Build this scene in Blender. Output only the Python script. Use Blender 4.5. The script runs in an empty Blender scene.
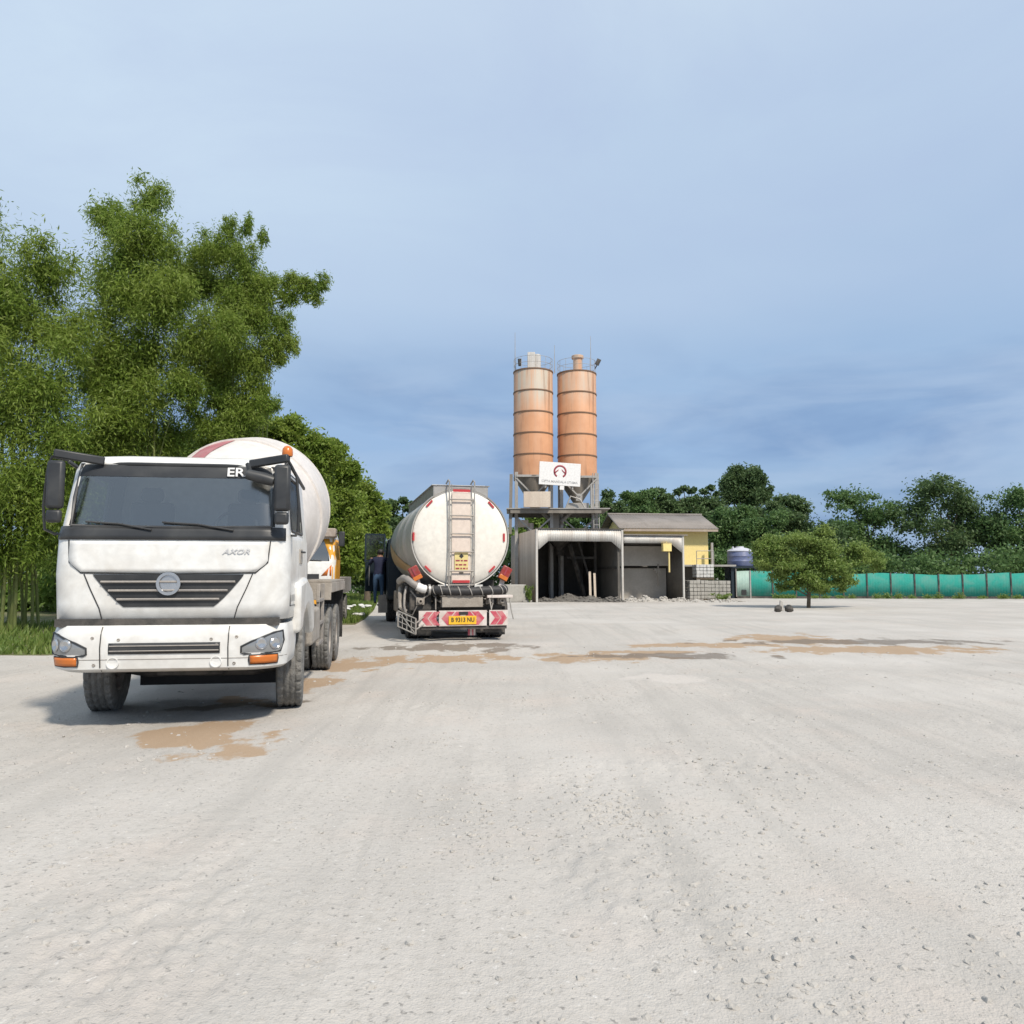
import bpy, bmesh, math, random
import numpy as np
from mathutils import Vector, Matrix, noise
R = math.radians
C = bpy.context.scene.collection
rnd = random.Random(7)

# ------------------------------------------------------------------ camera
FPX, PITCH, CAMH = 757.0, R(4.68), 1.6
scene = bpy.context.scene
cd = bpy.data.cameras.new('camera'); cam = bpy.data.objects.new('camera', cd); C.objects.link(cam)
cam.location = (0, 0, CAMH); cam.rotation_euler = (R(90) + PITCH, 0, 0)
cd.sensor_width = 36; cd.lens = 36 * FPX / 1024; cd.clip_start = .1; cd.clip_end = 3000
scene.camera = cam
def at(px, v, Y):
    dx, dz = (px - 512) / FPX, (512 - v) / FPX
    cy = math.cos(PITCH) - dz * math.sin(PITCH); cz = math.sin(PITCH) + dz * math.cos(PITCH)
    k = Y / cy
    return Vector((dx * k, Y, CAMH + cz * k))
def gat(px, v):
    a = math.atan((v - 512) / FPX) - PITCH
    Y = CAMH / math.tan(a)
    p = at(px, v, Y); p.z = 0
    return p

# ------------------------------------------------------------------ materials
def newmat(name):
    m = bpy.data.materials.new(name); m.use_nodes = True
    nt = m.node_tree; b = nt.nodes['Principled BSDF']
    return m, nt, b
def N(nt, t, **kw):
    n = nt.nodes.new(t)
    for k, v in kw.items(): setattr(n, k, v)
    return n
def mixc(nt, fac, a, b, bt='MIX'):
    m = N(nt, 'ShaderNodeMix', data_type='RGBA', blend_type=bt)
    for s, v in ((0, fac), (6, a), (7, b)):
        if hasattr(v, 'is_output'): nt.links.new(v, m.inputs[s])
        elif s == 0: m.inputs[0].default_value = v
        else: m.inputs[s].default_value = (*v[:3], 1)
    return m.outputs[2]
def noisef(nt, scale, detail=4, lo=.4, hi=.6, vec=None, dist=0, rough=.55):
    n = N(nt, 'ShaderNodeTexNoise'); n.inputs['Scale'].default_value = scale
    n.inputs['Detail'].default_value = detail; n.inputs['Distortion'].default_value = dist
    n.inputs['Roughness'].default_value = rough
    if vec is not None: nt.links.new(vec, n.inputs['Vector'])
    r = N(nt, 'ShaderNodeMapRange'); r.inputs[1].default_value = lo; r.inputs[2].default_value = hi
    nt.links.new(n.outputs[0], r.inputs[0])
    return r.outputs[0]
def objvec(nt, scale=(1, 1, 1), rot=(0, 0, 0)):
    t = N(nt, 'ShaderNodeTexCoord'); m = N(nt, 'ShaderNodeMapping')
    m.inputs['Scale'].default_value = scale; m.inputs['Rotation'].default_value = rot
    nt.links.new(t.outputs['Object'], m.inputs[0])
    return m.outputs[0]
def mat(name, col, rough=.5, metal=0, dirt=None, amt=.5, dscale=2.0, streak=False, bump=0, bscale=30, spec=.5, fine=.08):
    """paint, metal or masonry with dirt patches (or vertical streaks) of a colour of its own"""
    m, nt, b = newmat(name)
    out = None
    v = objvec(nt, (1, 1, .12) if streak else (1, 1, 1))
    f = noisef(nt, 9, 5, .3, .7, objvec(nt))
    c2 = tuple(c * (1 - fine * 2) for c in col)
    out = mixc(nt, f, col, c2)
    if dirt:
        d = noisef(nt, dscale, 6, .42, .72, v, .6)
        g = N(nt, 'ShaderNodeMath', operation='MULTIPLY'); nt.links.new(d, g.inputs[0]); g.inputs[1].default_value = amt
        out = mixc(nt, g.outputs[0], out, dirt)
    nt.links.new(out, b.inputs['Base Color'])
    b.inputs['Roughness'].default_value = rough; b.inputs['Metallic'].default_value = metal
    b.inputs['Specular IOR Level'].default_value = spec
    if bump:
        n = N(nt, 'ShaderNodeTexNoise'); n.inputs['Scale'].default_value = bscale; n.inputs['Detail'].default_value = 6
        nt.links.new(objvec(nt), n.inputs['Vector'])
        bp = N(nt, 'ShaderNodeBump'); bp.inputs['Strength'].default_value = bump; bp.inputs['Distance'].default_value = .03
        nt.links.new(n.outputs[0], bp.inputs['Height']); nt.links.new(bp.outputs[0], b.inputs['Normal'])
    return m
M = {}
dust = (.42, .38, .33)
M['white'] = mat('white_paint', (.78, .78, .755), .3, dirt=(.48, .44, .38), amt=.5, dscale=2.6, streak=False)
M['drum'] = mat('drum_paint', (.72, .68, .64), .5, dirt=(.47, .42, .37), amt=.55, dscale=1.3, bump=.15)
M['redstripe'] = mat('faded_red', (.40, .13, .14), .55, dirt=(.55, .35, .33), amt=.5)
M['black'] = mat('black_plastic', (.025, .027, .03), .45, dirt=(.10, .10, .095), amt=.4)
M['liner'] = mat('cab_interior', (.05, .05, .052), .8)
M['seat'] = mat('seat_fabric', (.10, .105, .115), .9)
M['steel'] = mat('dusty_steel', (.30, .28, .26), .6, .2, dirt=dust, amt=.7, dscale=3, bump=.2)
M['dark'] = mat('dark_chassis', (.045, .043, .04), .7, dirt=(.17, .15, .13), amt=.7, dscale=3, bump=.3)
M['duststeel'] = mat('dusty_mudguard', (.38, .345, .30), .8, dirt=(.20, .17, .14), amt=.7, dscale=2.5, bump=.3)
M['tyre'] = mat('dusty_tyre', (.15, .148, .14), .9, dirt=(.29, .28, .26), amt=.75, dscale=9, bump=.5, bscale=60)
M['tyredark'] = mat('dark_tyre', (.022, .022, .022), .85, dirt=(.10, .095, .09), amt=.5, dscale=5, bump=.3)
M['orange_lens'] = mat('amber_lens', (.60, .17, .03), .25)
M['red_lens'] = mat('red_lens', (.30, .025, .02), .35, dirt=(.20, .12, .10), amt=.6, dscale=6)
M['lens'] = mat('clear_lens', (.30, .31, .315), .15, .3)
M['chrome'] = mat('lamp_reflector', (.55, .56, .57), .22, .8); M['fadedbadge'] = mat('faded_badge', (.60, .60, .60), .4)
M['mirrorglass'] = mat('mirror_glass', (.5, .52, .54), .05, 1)
M['orange_paint'] = mat('orange_paint', (.80, .38, .03), .55, dirt=(.62, .34, .08), amt=.4)
M['grey_beam'] = mat('weathered_visor', (.33, .27, .22), .7, dirt=(.5, .45, .4), amt=.6, dscale=5)
M['cream'] = mat('cream_tank_end', (.82, .79, .72), .42, dirt=(.70, .64, .55), amt=.3, dscale=1.1)
M['tankside'] = mat('shaded_tank_side', (.50, .49, .46), .42, .15, dirt=(.36, .34, .31), amt=.6, dscale=1.3)  # greyer than the cream end: the unlit side's shade is in the colour
M['tan'] = mat('tan_swoosh', (.58, .40, .20), .5, dirt=(.45, .33, .2), amt=.5)
M['alu'] = mat('dull_aluminium', (.42, .41, .39), .45, .4, dirt=(.3, .27, .24), amt=.6, dscale=3)
M['rail'] = mat('ladder_steel', (.46, .44, .40), .45, .35, dirt=(.25, .2, .17), amt=.5, dscale=4)
M['pinkpanel'] = mat('ladder_backing', (.74, .64, .56), .6, dirt=(.6, .5, .42), amt=.5)
M['reflector'] = mat('red_reflector', (.50, .045, .05), .35)
M['yellowplate'] = mat('yellow_plate', (.85, .50, .03), .4)
M['placard'] = mat('yellow_placard', (.72, .60, .26), .5, dirt=(.7, .42, .25), amt=.4, dscale=5)
M['ink'] = mat('ink', (.03, .03, .03), .5)
M['inkred'] = mat('dark_red_ink', (.33, .05, .07), .5)
M['inkgrey'] = mat('faded_grey_ink', (.42, .42, .42), .5)
M['chevwhite'] = mat('chevron_white', (.70, .64, .60), .5, dirt=(.42, .33, .28), amt=.8, dscale=4)
M['chevred'] = mat('chevron_red', (.52, .07, .11), .45, dirt=(.6, .40, .36), amt=.7, dscale=6)
M['hose'] = mat('black_hose', (.03, .03, .032), .6)
M['hoseband'] = mat('hose_band', (.34, .325, .30), .6)
M['cabdark'] = mat('dark_cab_paint', (.015, .025, .035), .35)
M['concrete'] = mat('concrete', (.36, .35, .325), .9, dirt=(.22, .21, .19), amt=.6, dscale=1.5, bump=.4)
M['block'] = mat('concrete_blocks', (.40, .385, .35), .9, dirt=(.24, .225, .2), amt=.7, dscale=1.4, bump=.4)
M['blockwhite'] = mat('pale_blocks', (.62, .62, .60), .85, dirt=(.42, .41, .39), amt=.5, dscale=1.4, bump=.3)
M['fascia'] = mat('pale_sheet_metal', (.60, .585, .55), .55, .1, dirt=(.36, .31, .26), amt=.65, dscale=2.2, streak=True)
M['wallsheet'] = mat('brown_sheet_metal', (.35, .285, .23), .75, 0, dirt=(.46, .385, .31), amt=.6, dscale=1.8, streak=True)
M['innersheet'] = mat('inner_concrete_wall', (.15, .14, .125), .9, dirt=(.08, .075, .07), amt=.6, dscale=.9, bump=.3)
M['roofsheet'] = mat('asbestos_roof', (.27, .245, .225), .85, dirt=(.15, .135, .12), amt=.65, dscale=.9, bump=.2)
M['yellow'] = mat('yellow_wall', (.88, .70, .28), .8, dirt=(.75, .62, .32), amt=.35, dscale=.8)
M['silosteel'] = mat('galvanised_steel', (.42, .41, .39), .6, .25, dirt=(.28, .24, .2), amt=.6, dscale=2)
M['cone'] = mat('grimy_cone', (.19, .17, .145), .75, .1, dirt=(.32, .29, .25), amt=.6, dscale=1.2, streak=True)
M['panelbox'] = mat('cream_panel', (.66, .57, .47), .7, dirt=(.42, .33, .26), amt=.7, dscale=2, streak=True)
M['signwhite'] = mat('sign_board', (.82, .81, .79), .4)
M['bluetank'] = mat('blue_plastic_tank', (.11, .14, .27), .45, dirt=(.25, .26, .33), amt=.5)
M['lid'] = mat('pale_tank_lid', (.55, .56, .62), .5)
M['green'] = mat('green_fence_sheet', (.035, .30, .245), .85, dirt=(.13, .28, .235), amt=.7, dscale=1.6, spec=.15)
M['palegreen'] = mat('pale_green_panel', (.38, .52, .46), .6, dirt=(.2, .35, .3), amt=.5)
M['bark'] = mat('bark', (.13, .10, .07), .95, dirt=(.22, .19, .15), amt=.5, dscale=5, bump=.5)
M['culm'] = mat('bamboo_culm', (.20, .24, .07), .6, dirt=(.3, .27, .12), amt=.5, dscale=4)
M['rusthoop'] = mat('rusty_hoop', (.20, .12, .075), .8)
M['baywall'] = mat('dusty_bay_wall', (.52, .49, .44), .9, dirt=(.36, .33, .29), amt=.6, dscale=1.2, bump=.3)
M['rock'] = mat('rubble', (.46, .437, .40), .95, dirt=(.36, .34, .31), amt=.6, dscale=3, bump=.6)
M['darkrock'] = mat('dark_aggregate', (.15, .142, .13), .95, dirt=(.22, .21, .19), amt=.6, dscale=3, bump=.6)
M['skin'] = mat('skin', (.30, .16, .10), .6)
M['hair'] = mat('hair', (.015, .012, .01), .6)
M['navy'] = mat('navy_shirt', (.010, .013, .04), .85)
M['jeans'] = mat('blue_jeans', (.05, .10, .18), .85)
M['shoe'] = mat('brown_shoe', (.06, .04, .03), .7)
M['rag'] = mat('white_litter', (.72, .72, .70), .8)

def silo_material(nm, fade, hi_):
    m, nt, b = newmat(nm)
    v = objvec(nt, (1, 1, .06))
    base = mixc(nt, noisef(nt, .9, 5, .35, .65, objvec(nt)), (.62, .315, .165), (.53, .245, .115))
    d = noisef(nt, 2.2, 6, .34, .60, v, .3)
    sep = N(nt, 'ShaderNodeSeparateXYZ'); t = N(nt, 'ShaderNodeTexCoord'); nt.links.new(t.outputs['Object'], sep.inputs[0])
    r = N(nt, 'ShaderNodeMapRange'); nt.links.new(sep.outputs[2], r.inputs[0])
    r.inputs[1].default_value = hi_; r.inputs[2].default_value = 13.8; r.inputs[3].default_value = .15; r.inputs[4].default_value = fade
    mm = N(nt, 'ShaderNodeMath', operation='MULTIPLY'); nt.links.new(d, mm.inputs[0]); nt.links.new(r.outputs[0], mm.inputs[1])
    mm.use_clamp = True; c = mixc(nt, mm.outputs[0], base, (.46, .40, .32))
    d2 = noisef(nt, 3.5, 6, .56, .74, v, .3)
    c = mixc(nt, d2, c, (.27, .15, .09))
    nt.links.new(c, b.inputs['Base Color']); b.inputs['Roughness'].default_value = .6
    return m
M['silo'] = silo_material('silo_orange', .75, 12.4); M['silofaded'] = silo_material('silo_orange_faded', 1.35, 11.6)

def glass_material(name, tint, refl, rough=.02):
    m = bpy.data.materials.new(name); m.use_nodes = True; nt = m.node_tree; nt.nodes.clear()
    o = N(nt, 'ShaderNodeOutputMaterial'); mx = N(nt, 'ShaderNodeMixShader'); t = N(nt, 'ShaderNodeBsdfTransparent'); g = N(nt, 'ShaderNodeBsdfGlossy')
    t.inputs[0].default_value = (*tint, 1); g.inputs[0].default_value = (.85, .85, .82, 1); g.inputs['Roughness'].default_value = rough
    mx.inputs[0].default_value = refl
    nt.links.new(t.outputs[0], mx.inputs[1]); nt.links.new(g.outputs[0], mx.inputs[2]); nt.links.new(mx.outputs[0], o.inputs[0])
    return m
M['glass'] = glass_material('windscreen_glass', (.62, .66, .66), .26, .2)

def leaf_material(name, c1, c2, c3, trans=.3, scale=.7):
    m = bpy.data.materials.new(name); m.use_nodes = True; nt = m.node_tree; nt.nodes.clear()
    o = N(nt, 'ShaderNodeOutputMaterial')
    v = objvec(nt)
    a = mixc(nt, noisef(nt, scale, 3, .38, .62, v), c1, c2)
    a = mixc(nt, noisef(nt, 9, 2, .5, .8, v), a, c3)
    d = N(nt, 'ShaderNodeBsdfPrincipled'); d.inputs['Roughness'].default_value = .5; d.inputs['Specular IOR Level'].default_value = .3
    t = N(nt, 'ShaderNodeBsdfTranslucent'); mx = N(nt, 'ShaderNodeMixShader'); mx.inputs[0].default_value = trans
    nt.links.new(a, d.inputs['Base Color']); nt.links.new(a, t.inputs[0])
    nt.links.new(d.outputs[0], mx.inputs[1]); nt.links.new(t.outputs[0], mx.inputs[2]); nt.links.new(mx.outputs[0], o.inputs[0])
    return m
M['leafbamboo'] = leaf_material('bamboo_leaves', (.16, .25, .035), (.22, .30, .05), (.32, .36, .10), .45)
M['leafmid'] = leaf_material('mid_green_leaves', (.14, .235, .045), (.20, .29, .06), (.28, .34, .11), .42)
M['leafdark'] = leaf_material('dark_green_leaves', (.075, .135, .05), (.11, .175, .065), (.17, .22, .10), .38)
M['leafforest'] = leaf_material('forest_leaves', (.085, .165, .055), (.12, .205, .065), (.18, .25, .10), .38, .4)
M['leafolive'] = leaf_material('olive_leaves', (.17, .26, .06), (.23, .31, .08), (.34, .39, .14), .42)
M['grass'] = leaf_material('grass_blades', (.11, .18, .035), (.16, .22, .05), (.24, .26, .09), .3)

# ------------------------------------------------------------------ mesh builder
class MB:
    def __init__(s): s.v = []; s.f = []
    def add(s, vs, fs):
        n = len(s.v); s.v += [tuple(p) for p in vs]; s.f += [tuple(i + n for i in f) for f in fs]; return s
    def box(s, x0, x1, y0, y1, z0, z1, rot=None, c=None):
        vs = [Vector((x, y, z)) for x in (x0, x1) for y in (y0, y1) for z in (z0, z1)]
        if rot is not None:
            c = Vector(c) if c is not None else Vector(((x0 + x1) / 2, (y0 + y1) / 2, (z0 + z1) / 2))
            vs = [c + rot @ (p - c) for p in vs]
        return s.add(vs, [(0, 1, 3, 2), (4, 6, 7, 5), (0, 4, 5, 1), (2, 3, 7, 6), (0, 2, 6, 4), (1, 5, 7, 3)])
    def bar(s, a, b, w, d=None):
        """square bar from a to b"""
        a = Vector(a); b = Vector(b); d = d or w; t = (b - a).normalized()
        up = Vector((0, 0, 1)) if abs(t.z) < .95 else Vector((0, 1, 0))
        u = t.cross(up).normalized(); n = u.cross(t)
        vs = [p + u * (i * w / 2) + n * (j * d / 2) for p in (a, b) for i, j in ((-1, -1), (1, -1), (1, 1), (-1, 1))]
        return s.add(vs, [(3, 2, 1, 0), (4, 5, 6, 7), (0, 1, 5, 4), (1, 2, 6, 5), (2, 3, 7, 6), (3, 0, 4, 7)])
    def tube(s, pts, r, seg=8, closed=False):
        pts = [Vector(p) for p in pts]; n = len(pts); rs = r if isinstance(r, (list, tuple)) else [r] * n
        vs = []; prev = None
        for i, p in enumerate(pts):
            if closed: t = (pts[(i + 1) % n] - pts[i - 1])
            else: t = pts[min(i + 1, n - 1)] - pts[max(i - 1, 0)]
            t.normalize()
            if prev is None:
                up = Vector((0, 0, 1)) if abs(t.z) < .9 else Vector((0, 1, 0)); u = t.cross(up).normalized()
            else: u = (prev - t * prev.dot(t)).normalized()
            prev = u; w = t.cross(u)
            for k in range(seg):
                a = 2 * math.pi * k / seg; vs.append(p + (u * math.cos(a) + w * math.sin(a)) * rs[i])
        fs = []
        for i in range(n if closed else n - 1):
            j = (i + 1) % n
            for k in range(seg):
                l = (k + 1) % seg; fs.append((i * seg + k, i * seg + l, j * seg + l, j * seg + k))
        if not closed:
            fs.append(tuple(range(seg - 1, -1, -1))); fs.append(tuple((n - 1) * seg + k for k in range(seg)))
        return s.add(vs, fs)
    def rev(s, prof, origin=(0, 0, 0), axis=(0, 0, 1), seg=48, a0=0, a1=2 * math.pi, rf=None):
        """revolve (h, r) pairs about axis"""
        o = Vector(origin); ax = Vector(axis).normalized()
        up = Vector((0, 0, 1)) if abs(ax.z) < .9 else Vector((1, 0, 0))
        u = ax.cross(up).normalized(); w = ax.cross(u)
        full = abs(a1 - a0 - 2 * math.pi) < 1e-6; ns = seg if full else seg + 1
        vs = []
        for k in range(ns):
            a = a0 + (a1 - a0) * k / seg; d = u * math.cos(a) + w * math.sin(a)
            for i, (h, r) in enumerate(prof):
                rr = r if rf is None else rf(k, i, r)
                vs.append(o + ax * h + d * max(rr, 1e-4))
        m = len(prof); fs = []
        for k in range(seg):
            l = (k + 1) % ns
            for i in range(m - 1): fs.append((k * m + i, k * m + i + 1, l * m + i + 1, l * m + i))
        return s.add(vs, fs)
    def prism(s, pts, d):
        """planar outline extruded along vector d"""
        d = Vector(d); n = len(pts); vs = [Vector(p) for p in pts]; vs += [p + d for p in vs]
        fs = [tuple(range(n - 1, -1, -1)), tuple(range(n, 2 * n))] + [(i, (i + 1) % n, n + (i + 1) % n, n + i) for i in range(n)]
        return s.add(vs, fs)
    def build(s, name, m, parent=None, bevel=0, sharp=35, solid=0, sub=0, loc=None, fixn=True):
        me = bpy.data.meshes.new(name); me.from_pydata(s.v, [], s.f); me.update()
        if fixn:
            bm = bmesh.new(); bm.from_mesh(me); bmesh.ops.remove_doubles(bm, verts=bm.verts, dist=1e-5)
            bmesh.ops.recalc_face_normals(bm, faces=bm.faces); bm.to_mesh(me); bm.free()
        me.polygons.foreach_set('use_smooth', [True] * len(me.polygons))
        me.set_sharp_from_angle(angle=R(sharp))
        me.materials.append(m)
        o = bpy.data.objects.new(name, me); C.objects.link(o)
        if parent: o.parent = parent
        if loc is not None: o.location = loc
        if solid: x = o.modifiers.new('solid', 'SOLIDIFY'); x.thickness = solid; x.offset = 0
        if bevel: x = o.modifiers.new('bevel', 'BEVEL'); x.width = bevel; x.segments = 2; x.limit_method = 'ANGLE'; x.angle_limit = R(40)
        if sub: x = o.modifiers.new('sub', 'SUBSURF'); x.levels = sub; x.render_levels = sub
        return o
def tag(o, label=None, cat=None, group=None, kind=None):
    for k, v in (('label', label), ('category', cat), ('group', group), ('kind', kind)):
        if v: o[k] = v
    return o
def thing(name, label, cat, loc=(0, 0, 0), rz=0, group=None):
    o = bpy.data.objects.new(name, None); C.objects.link(o); o.empty_display_size = .3
    o.location = loc; o.rotation_euler = (0, 0, rz)
    return tag(o, label, cat, group)
def copy_tree(o, parent=None):
    c = o.copy(); C.objects.link(c); c.parent = parent
    for ch in list(o.children): copy_tree(ch, c)
    return c
def text(name, s, size, m, parent, loc, rot=(R(90), 0, 0), ext=.003, align='CENTER', shear=0, squash=1):
    cu = bpy.data.curves.new(name, 'FONT'); cu.body = s; cu.size = size; cu.extrude = ext; cu.align_x = align; cu.align_y = 'CENTER'; cu.shear = shear
    cu.resolution_u = 3; cu.offset = size * .018
    t = bpy.data.objects.new('tmp', cu); C.objects.link(t)
    bpy.context.view_layer.update()
    me = bpy.data.meshes.new_from_object(t.evaluated_get(bpy.context.evaluated_depsgraph_get()))
    bpy.data.objects.remove(t); me.name = name; me.materials.clear(); me.materials.append(m)
    o = bpy.data.objects.new(name, me); C.objects.link(o); o.parent = parent; o.location = loc; o.rotation_euler = rot; o.scale = (squash, 1, 1)
    return o

# ------------------------------------------------------------------ world and sun
SUN = Vector((.52, -.80, 0)).normalized() * math.cos(R(48)) + Vector((0, 0, math.sin(R(48))))
w = bpy.data.worlds.new("World"); scene.world = w; w.use_nodes = True; nt = w.node_tree; nt.nodes.clear()
wo = N(nt, 'ShaderNodeOutputWorld'); bg = N(nt, 'ShaderNodeBackground'); nt.links.new(bg.outputs[0], wo.inputs[0])
sky = N(nt, 'ShaderNodeTexSky', sky_type='NISHITA'); sky.sun_disc = False
sky.sun_elevation = R(48); sky.sun_rotation = math.atan2(SUN.x, SUN.y); sky.air_density = 1.1; sky.dust_density = .6; sky.ozone_density = 1.5
tc = N(nt, 'ShaderNodeTexCoord'); sep = N(nt, 'ShaderNodeSeparateXYZ'); nt.links.new(tc.outputs['Generated'], sep.inputs[0])
# cloud deck: direction projected on a plane overhead
den = N(nt, 'ShaderNodeMath', operation='ADD'); nt.links.new(sep.outputs[2], den.inputs[0]); den.inputs[1].default_value = .10
mxd = N(nt, 'ShaderNodeMath', operation='MAXIMUM'); nt.links.new(den.outputs[0], mxd.inputs[0]); mxd.inputs[1].default_value = .06
cx = N(nt, 'ShaderNodeMath', operation='DIVIDE'); nt.links.new(sep.outputs[0], cx.inputs[0]); nt.links.new(mxd.outputs[0], cx.inputs[1])
cy = N(nt, 'ShaderNodeMath', operation='DIVIDE'); nt.links.new(sep.outputs[1], cy.inputs[0]); nt.links.new(mxd.outputs[0], cy.inputs[1])
cmb = N(nt, 'ShaderNodeCombineXYZ'); nt.links.new(cx.outputs[0], cmb.inputs[0]); nt.links.new(cy.outputs[0], cmb.inputs[1])
mp = N(nt, 'ShaderNodeMapping'); mp.inputs['Location'].default_value = (1.7, .4, 3); nt.links.new(cmb.outputs[0], mp.inputs[0])
big = noisef(nt, .55, 5, .36, .66, mp.outputs[0], .4, .5)
wisp = noisef(nt, 1.5, 7, .42, .72, mp.outputs[0], .8, .6)
EXPO = .32
SKY_K = .115
def srgb(c): return tuple((x / 255 / 12.92 if x < 10 else ((x / 255 + .055) / 1.055) ** 2.4) / SKY_K / 2 ** EXPO for x in c)
ramp = N(nt, 'ShaderNodeValToRGB'); nt.links.new(sep.outputs[2], ramp.inputs[0]); cr = ramp.color_ramp; cr.interpolation = 'EASE'
stops = [(0, (175, 198, 224)), (.09, (160, 187, 219)), (.16, (152, 182, 220)), (.25, (163, 191, 224)), (.36, (177, 200, 229)), (.52, (188, 209, 235)), (.64, (204, 222, 242)), (.95, (216, 224, 234))]
scl = 8.0
for k, (p_, c_) in enumerate(stops):
    e_ = cr.elements[k] if k < 2 else cr.elements.new(p_)
    e_.position = p_; e_.color = (*[x / scl for x in srgb(c_)], 1)
sc_ = N(nt, 'ShaderNodeVectorMath', operation='SCALE'); sc_.inputs['Scale'].default_value = scl; nt.links.new(ramp.outputs[0], sc_.inputs[0])
base_c = mixc(nt, .88, sky.outputs[0], sc_.outputs[0])
# slate cloud bank and paler streaks low over the horizon, drawn in the direction of view from the ground
mp2 = N(nt, 'ShaderNodeMapping'); mp2.inputs['Scale'].default_value = (2.2, 2.2, 11); mp2.inputs['Location'].default_value = (.35, .2, 1.1); nt.links.new(tc.outputs['Generated'], mp2.inputs[0])
streak = noisef(nt, 1.3, 6, .46, .70, mp2.outputs[0], .5, .55)
mp3 = N(nt, 'ShaderNodeMapping'); mp3.inputs['Scale'].default_value = (2.0, 2.0, 6); mp3.inputs['Location'].default_value = (1.9, .2, 2.6); nt.links.new(tc.outputs['Generated'], mp3.inputs[0])
bank = noisef(nt, 1.5, 5, .42, .62, mp3.outputs[0], .3, .5)
low = N(nt, 'ShaderNodeMapRange', interpolation_type='SMOOTHSTEP'); nt.links.new(sep.outputs[2], low.inputs[0]); low.inputs[1].default_value = .34; low.inputs[2].default_value = .20; low.inputs[3].default_value = 0; low.inputs[4].default_value = 1
def mul(a_, b_, k_=1.0):
    m_ = N(nt, 'ShaderNodeMath', operation='MULTIPLY'); nt.links.new(a_, m_.inputs[0]); nt.links.new(b_, m_.inputs[1])
    n_ = N(nt, 'ShaderNodeMath', operation='MULTIPLY', use_clamp=True); nt.links.new(m_.outputs[0], n_.inputs[0]); n_.inputs[1].default_value = k_
    return n_.outputs[0]
c_ = mixc(nt, mul(bank, low.outputs[0], .70), base_c, srgb((120, 152, 196)))
c_ = mixc(nt, mul(streak, low.outputs[0], .8), c_, srgb((176, 198, 226)))
hi = N(nt, 'ShaderNodeMapRange'); nt.links.new(sep.outputs[2], hi.inputs[0]); hi.inputs[1].default_value = .2; hi.inputs[2].default_value = .5
c_ = mixc(nt, mul(big, hi.outputs[0], .55), c_, srgb((208, 226, 244)))
lt = N(nt, 'ShaderNodeMapRange', interpolation_type='SMOOTHSTEP'); nt.links.new(sep.outputs[0], lt.inputs[0]); lt.inputs[1].default_value = .05; lt.inputs[2].default_value = -.5
c_ = mixc(nt, mul(lt.outputs[0], hi.outputs[0], .65), c_, srgb((210, 229, 246)))
col = mixc(nt, mul(wisp, hi.outputs[0], .35), c_, srgb((176, 192, 226)))
nt.links.new(col, bg.inputs[0]); bg.inputs[1].default_value = SKY_K
ld = bpy.data.lights.new('sun', 'SUN'); ld.energy = 3.4; ld.angle = R(5); ld.color = (1, .91, .79)
lo = bpy.data.objects.new('sun', ld); C.objects.link(lo); lo.rotation_euler = SUN.to_track_quat('Z', 'Y').to_euler()
scene.view_settings.view_transform = 'Standard'; scene.view_settings.look = 'None'
scene.view_settings.exposure = EXPO; scene.view_settings.gamma = 1

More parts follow.
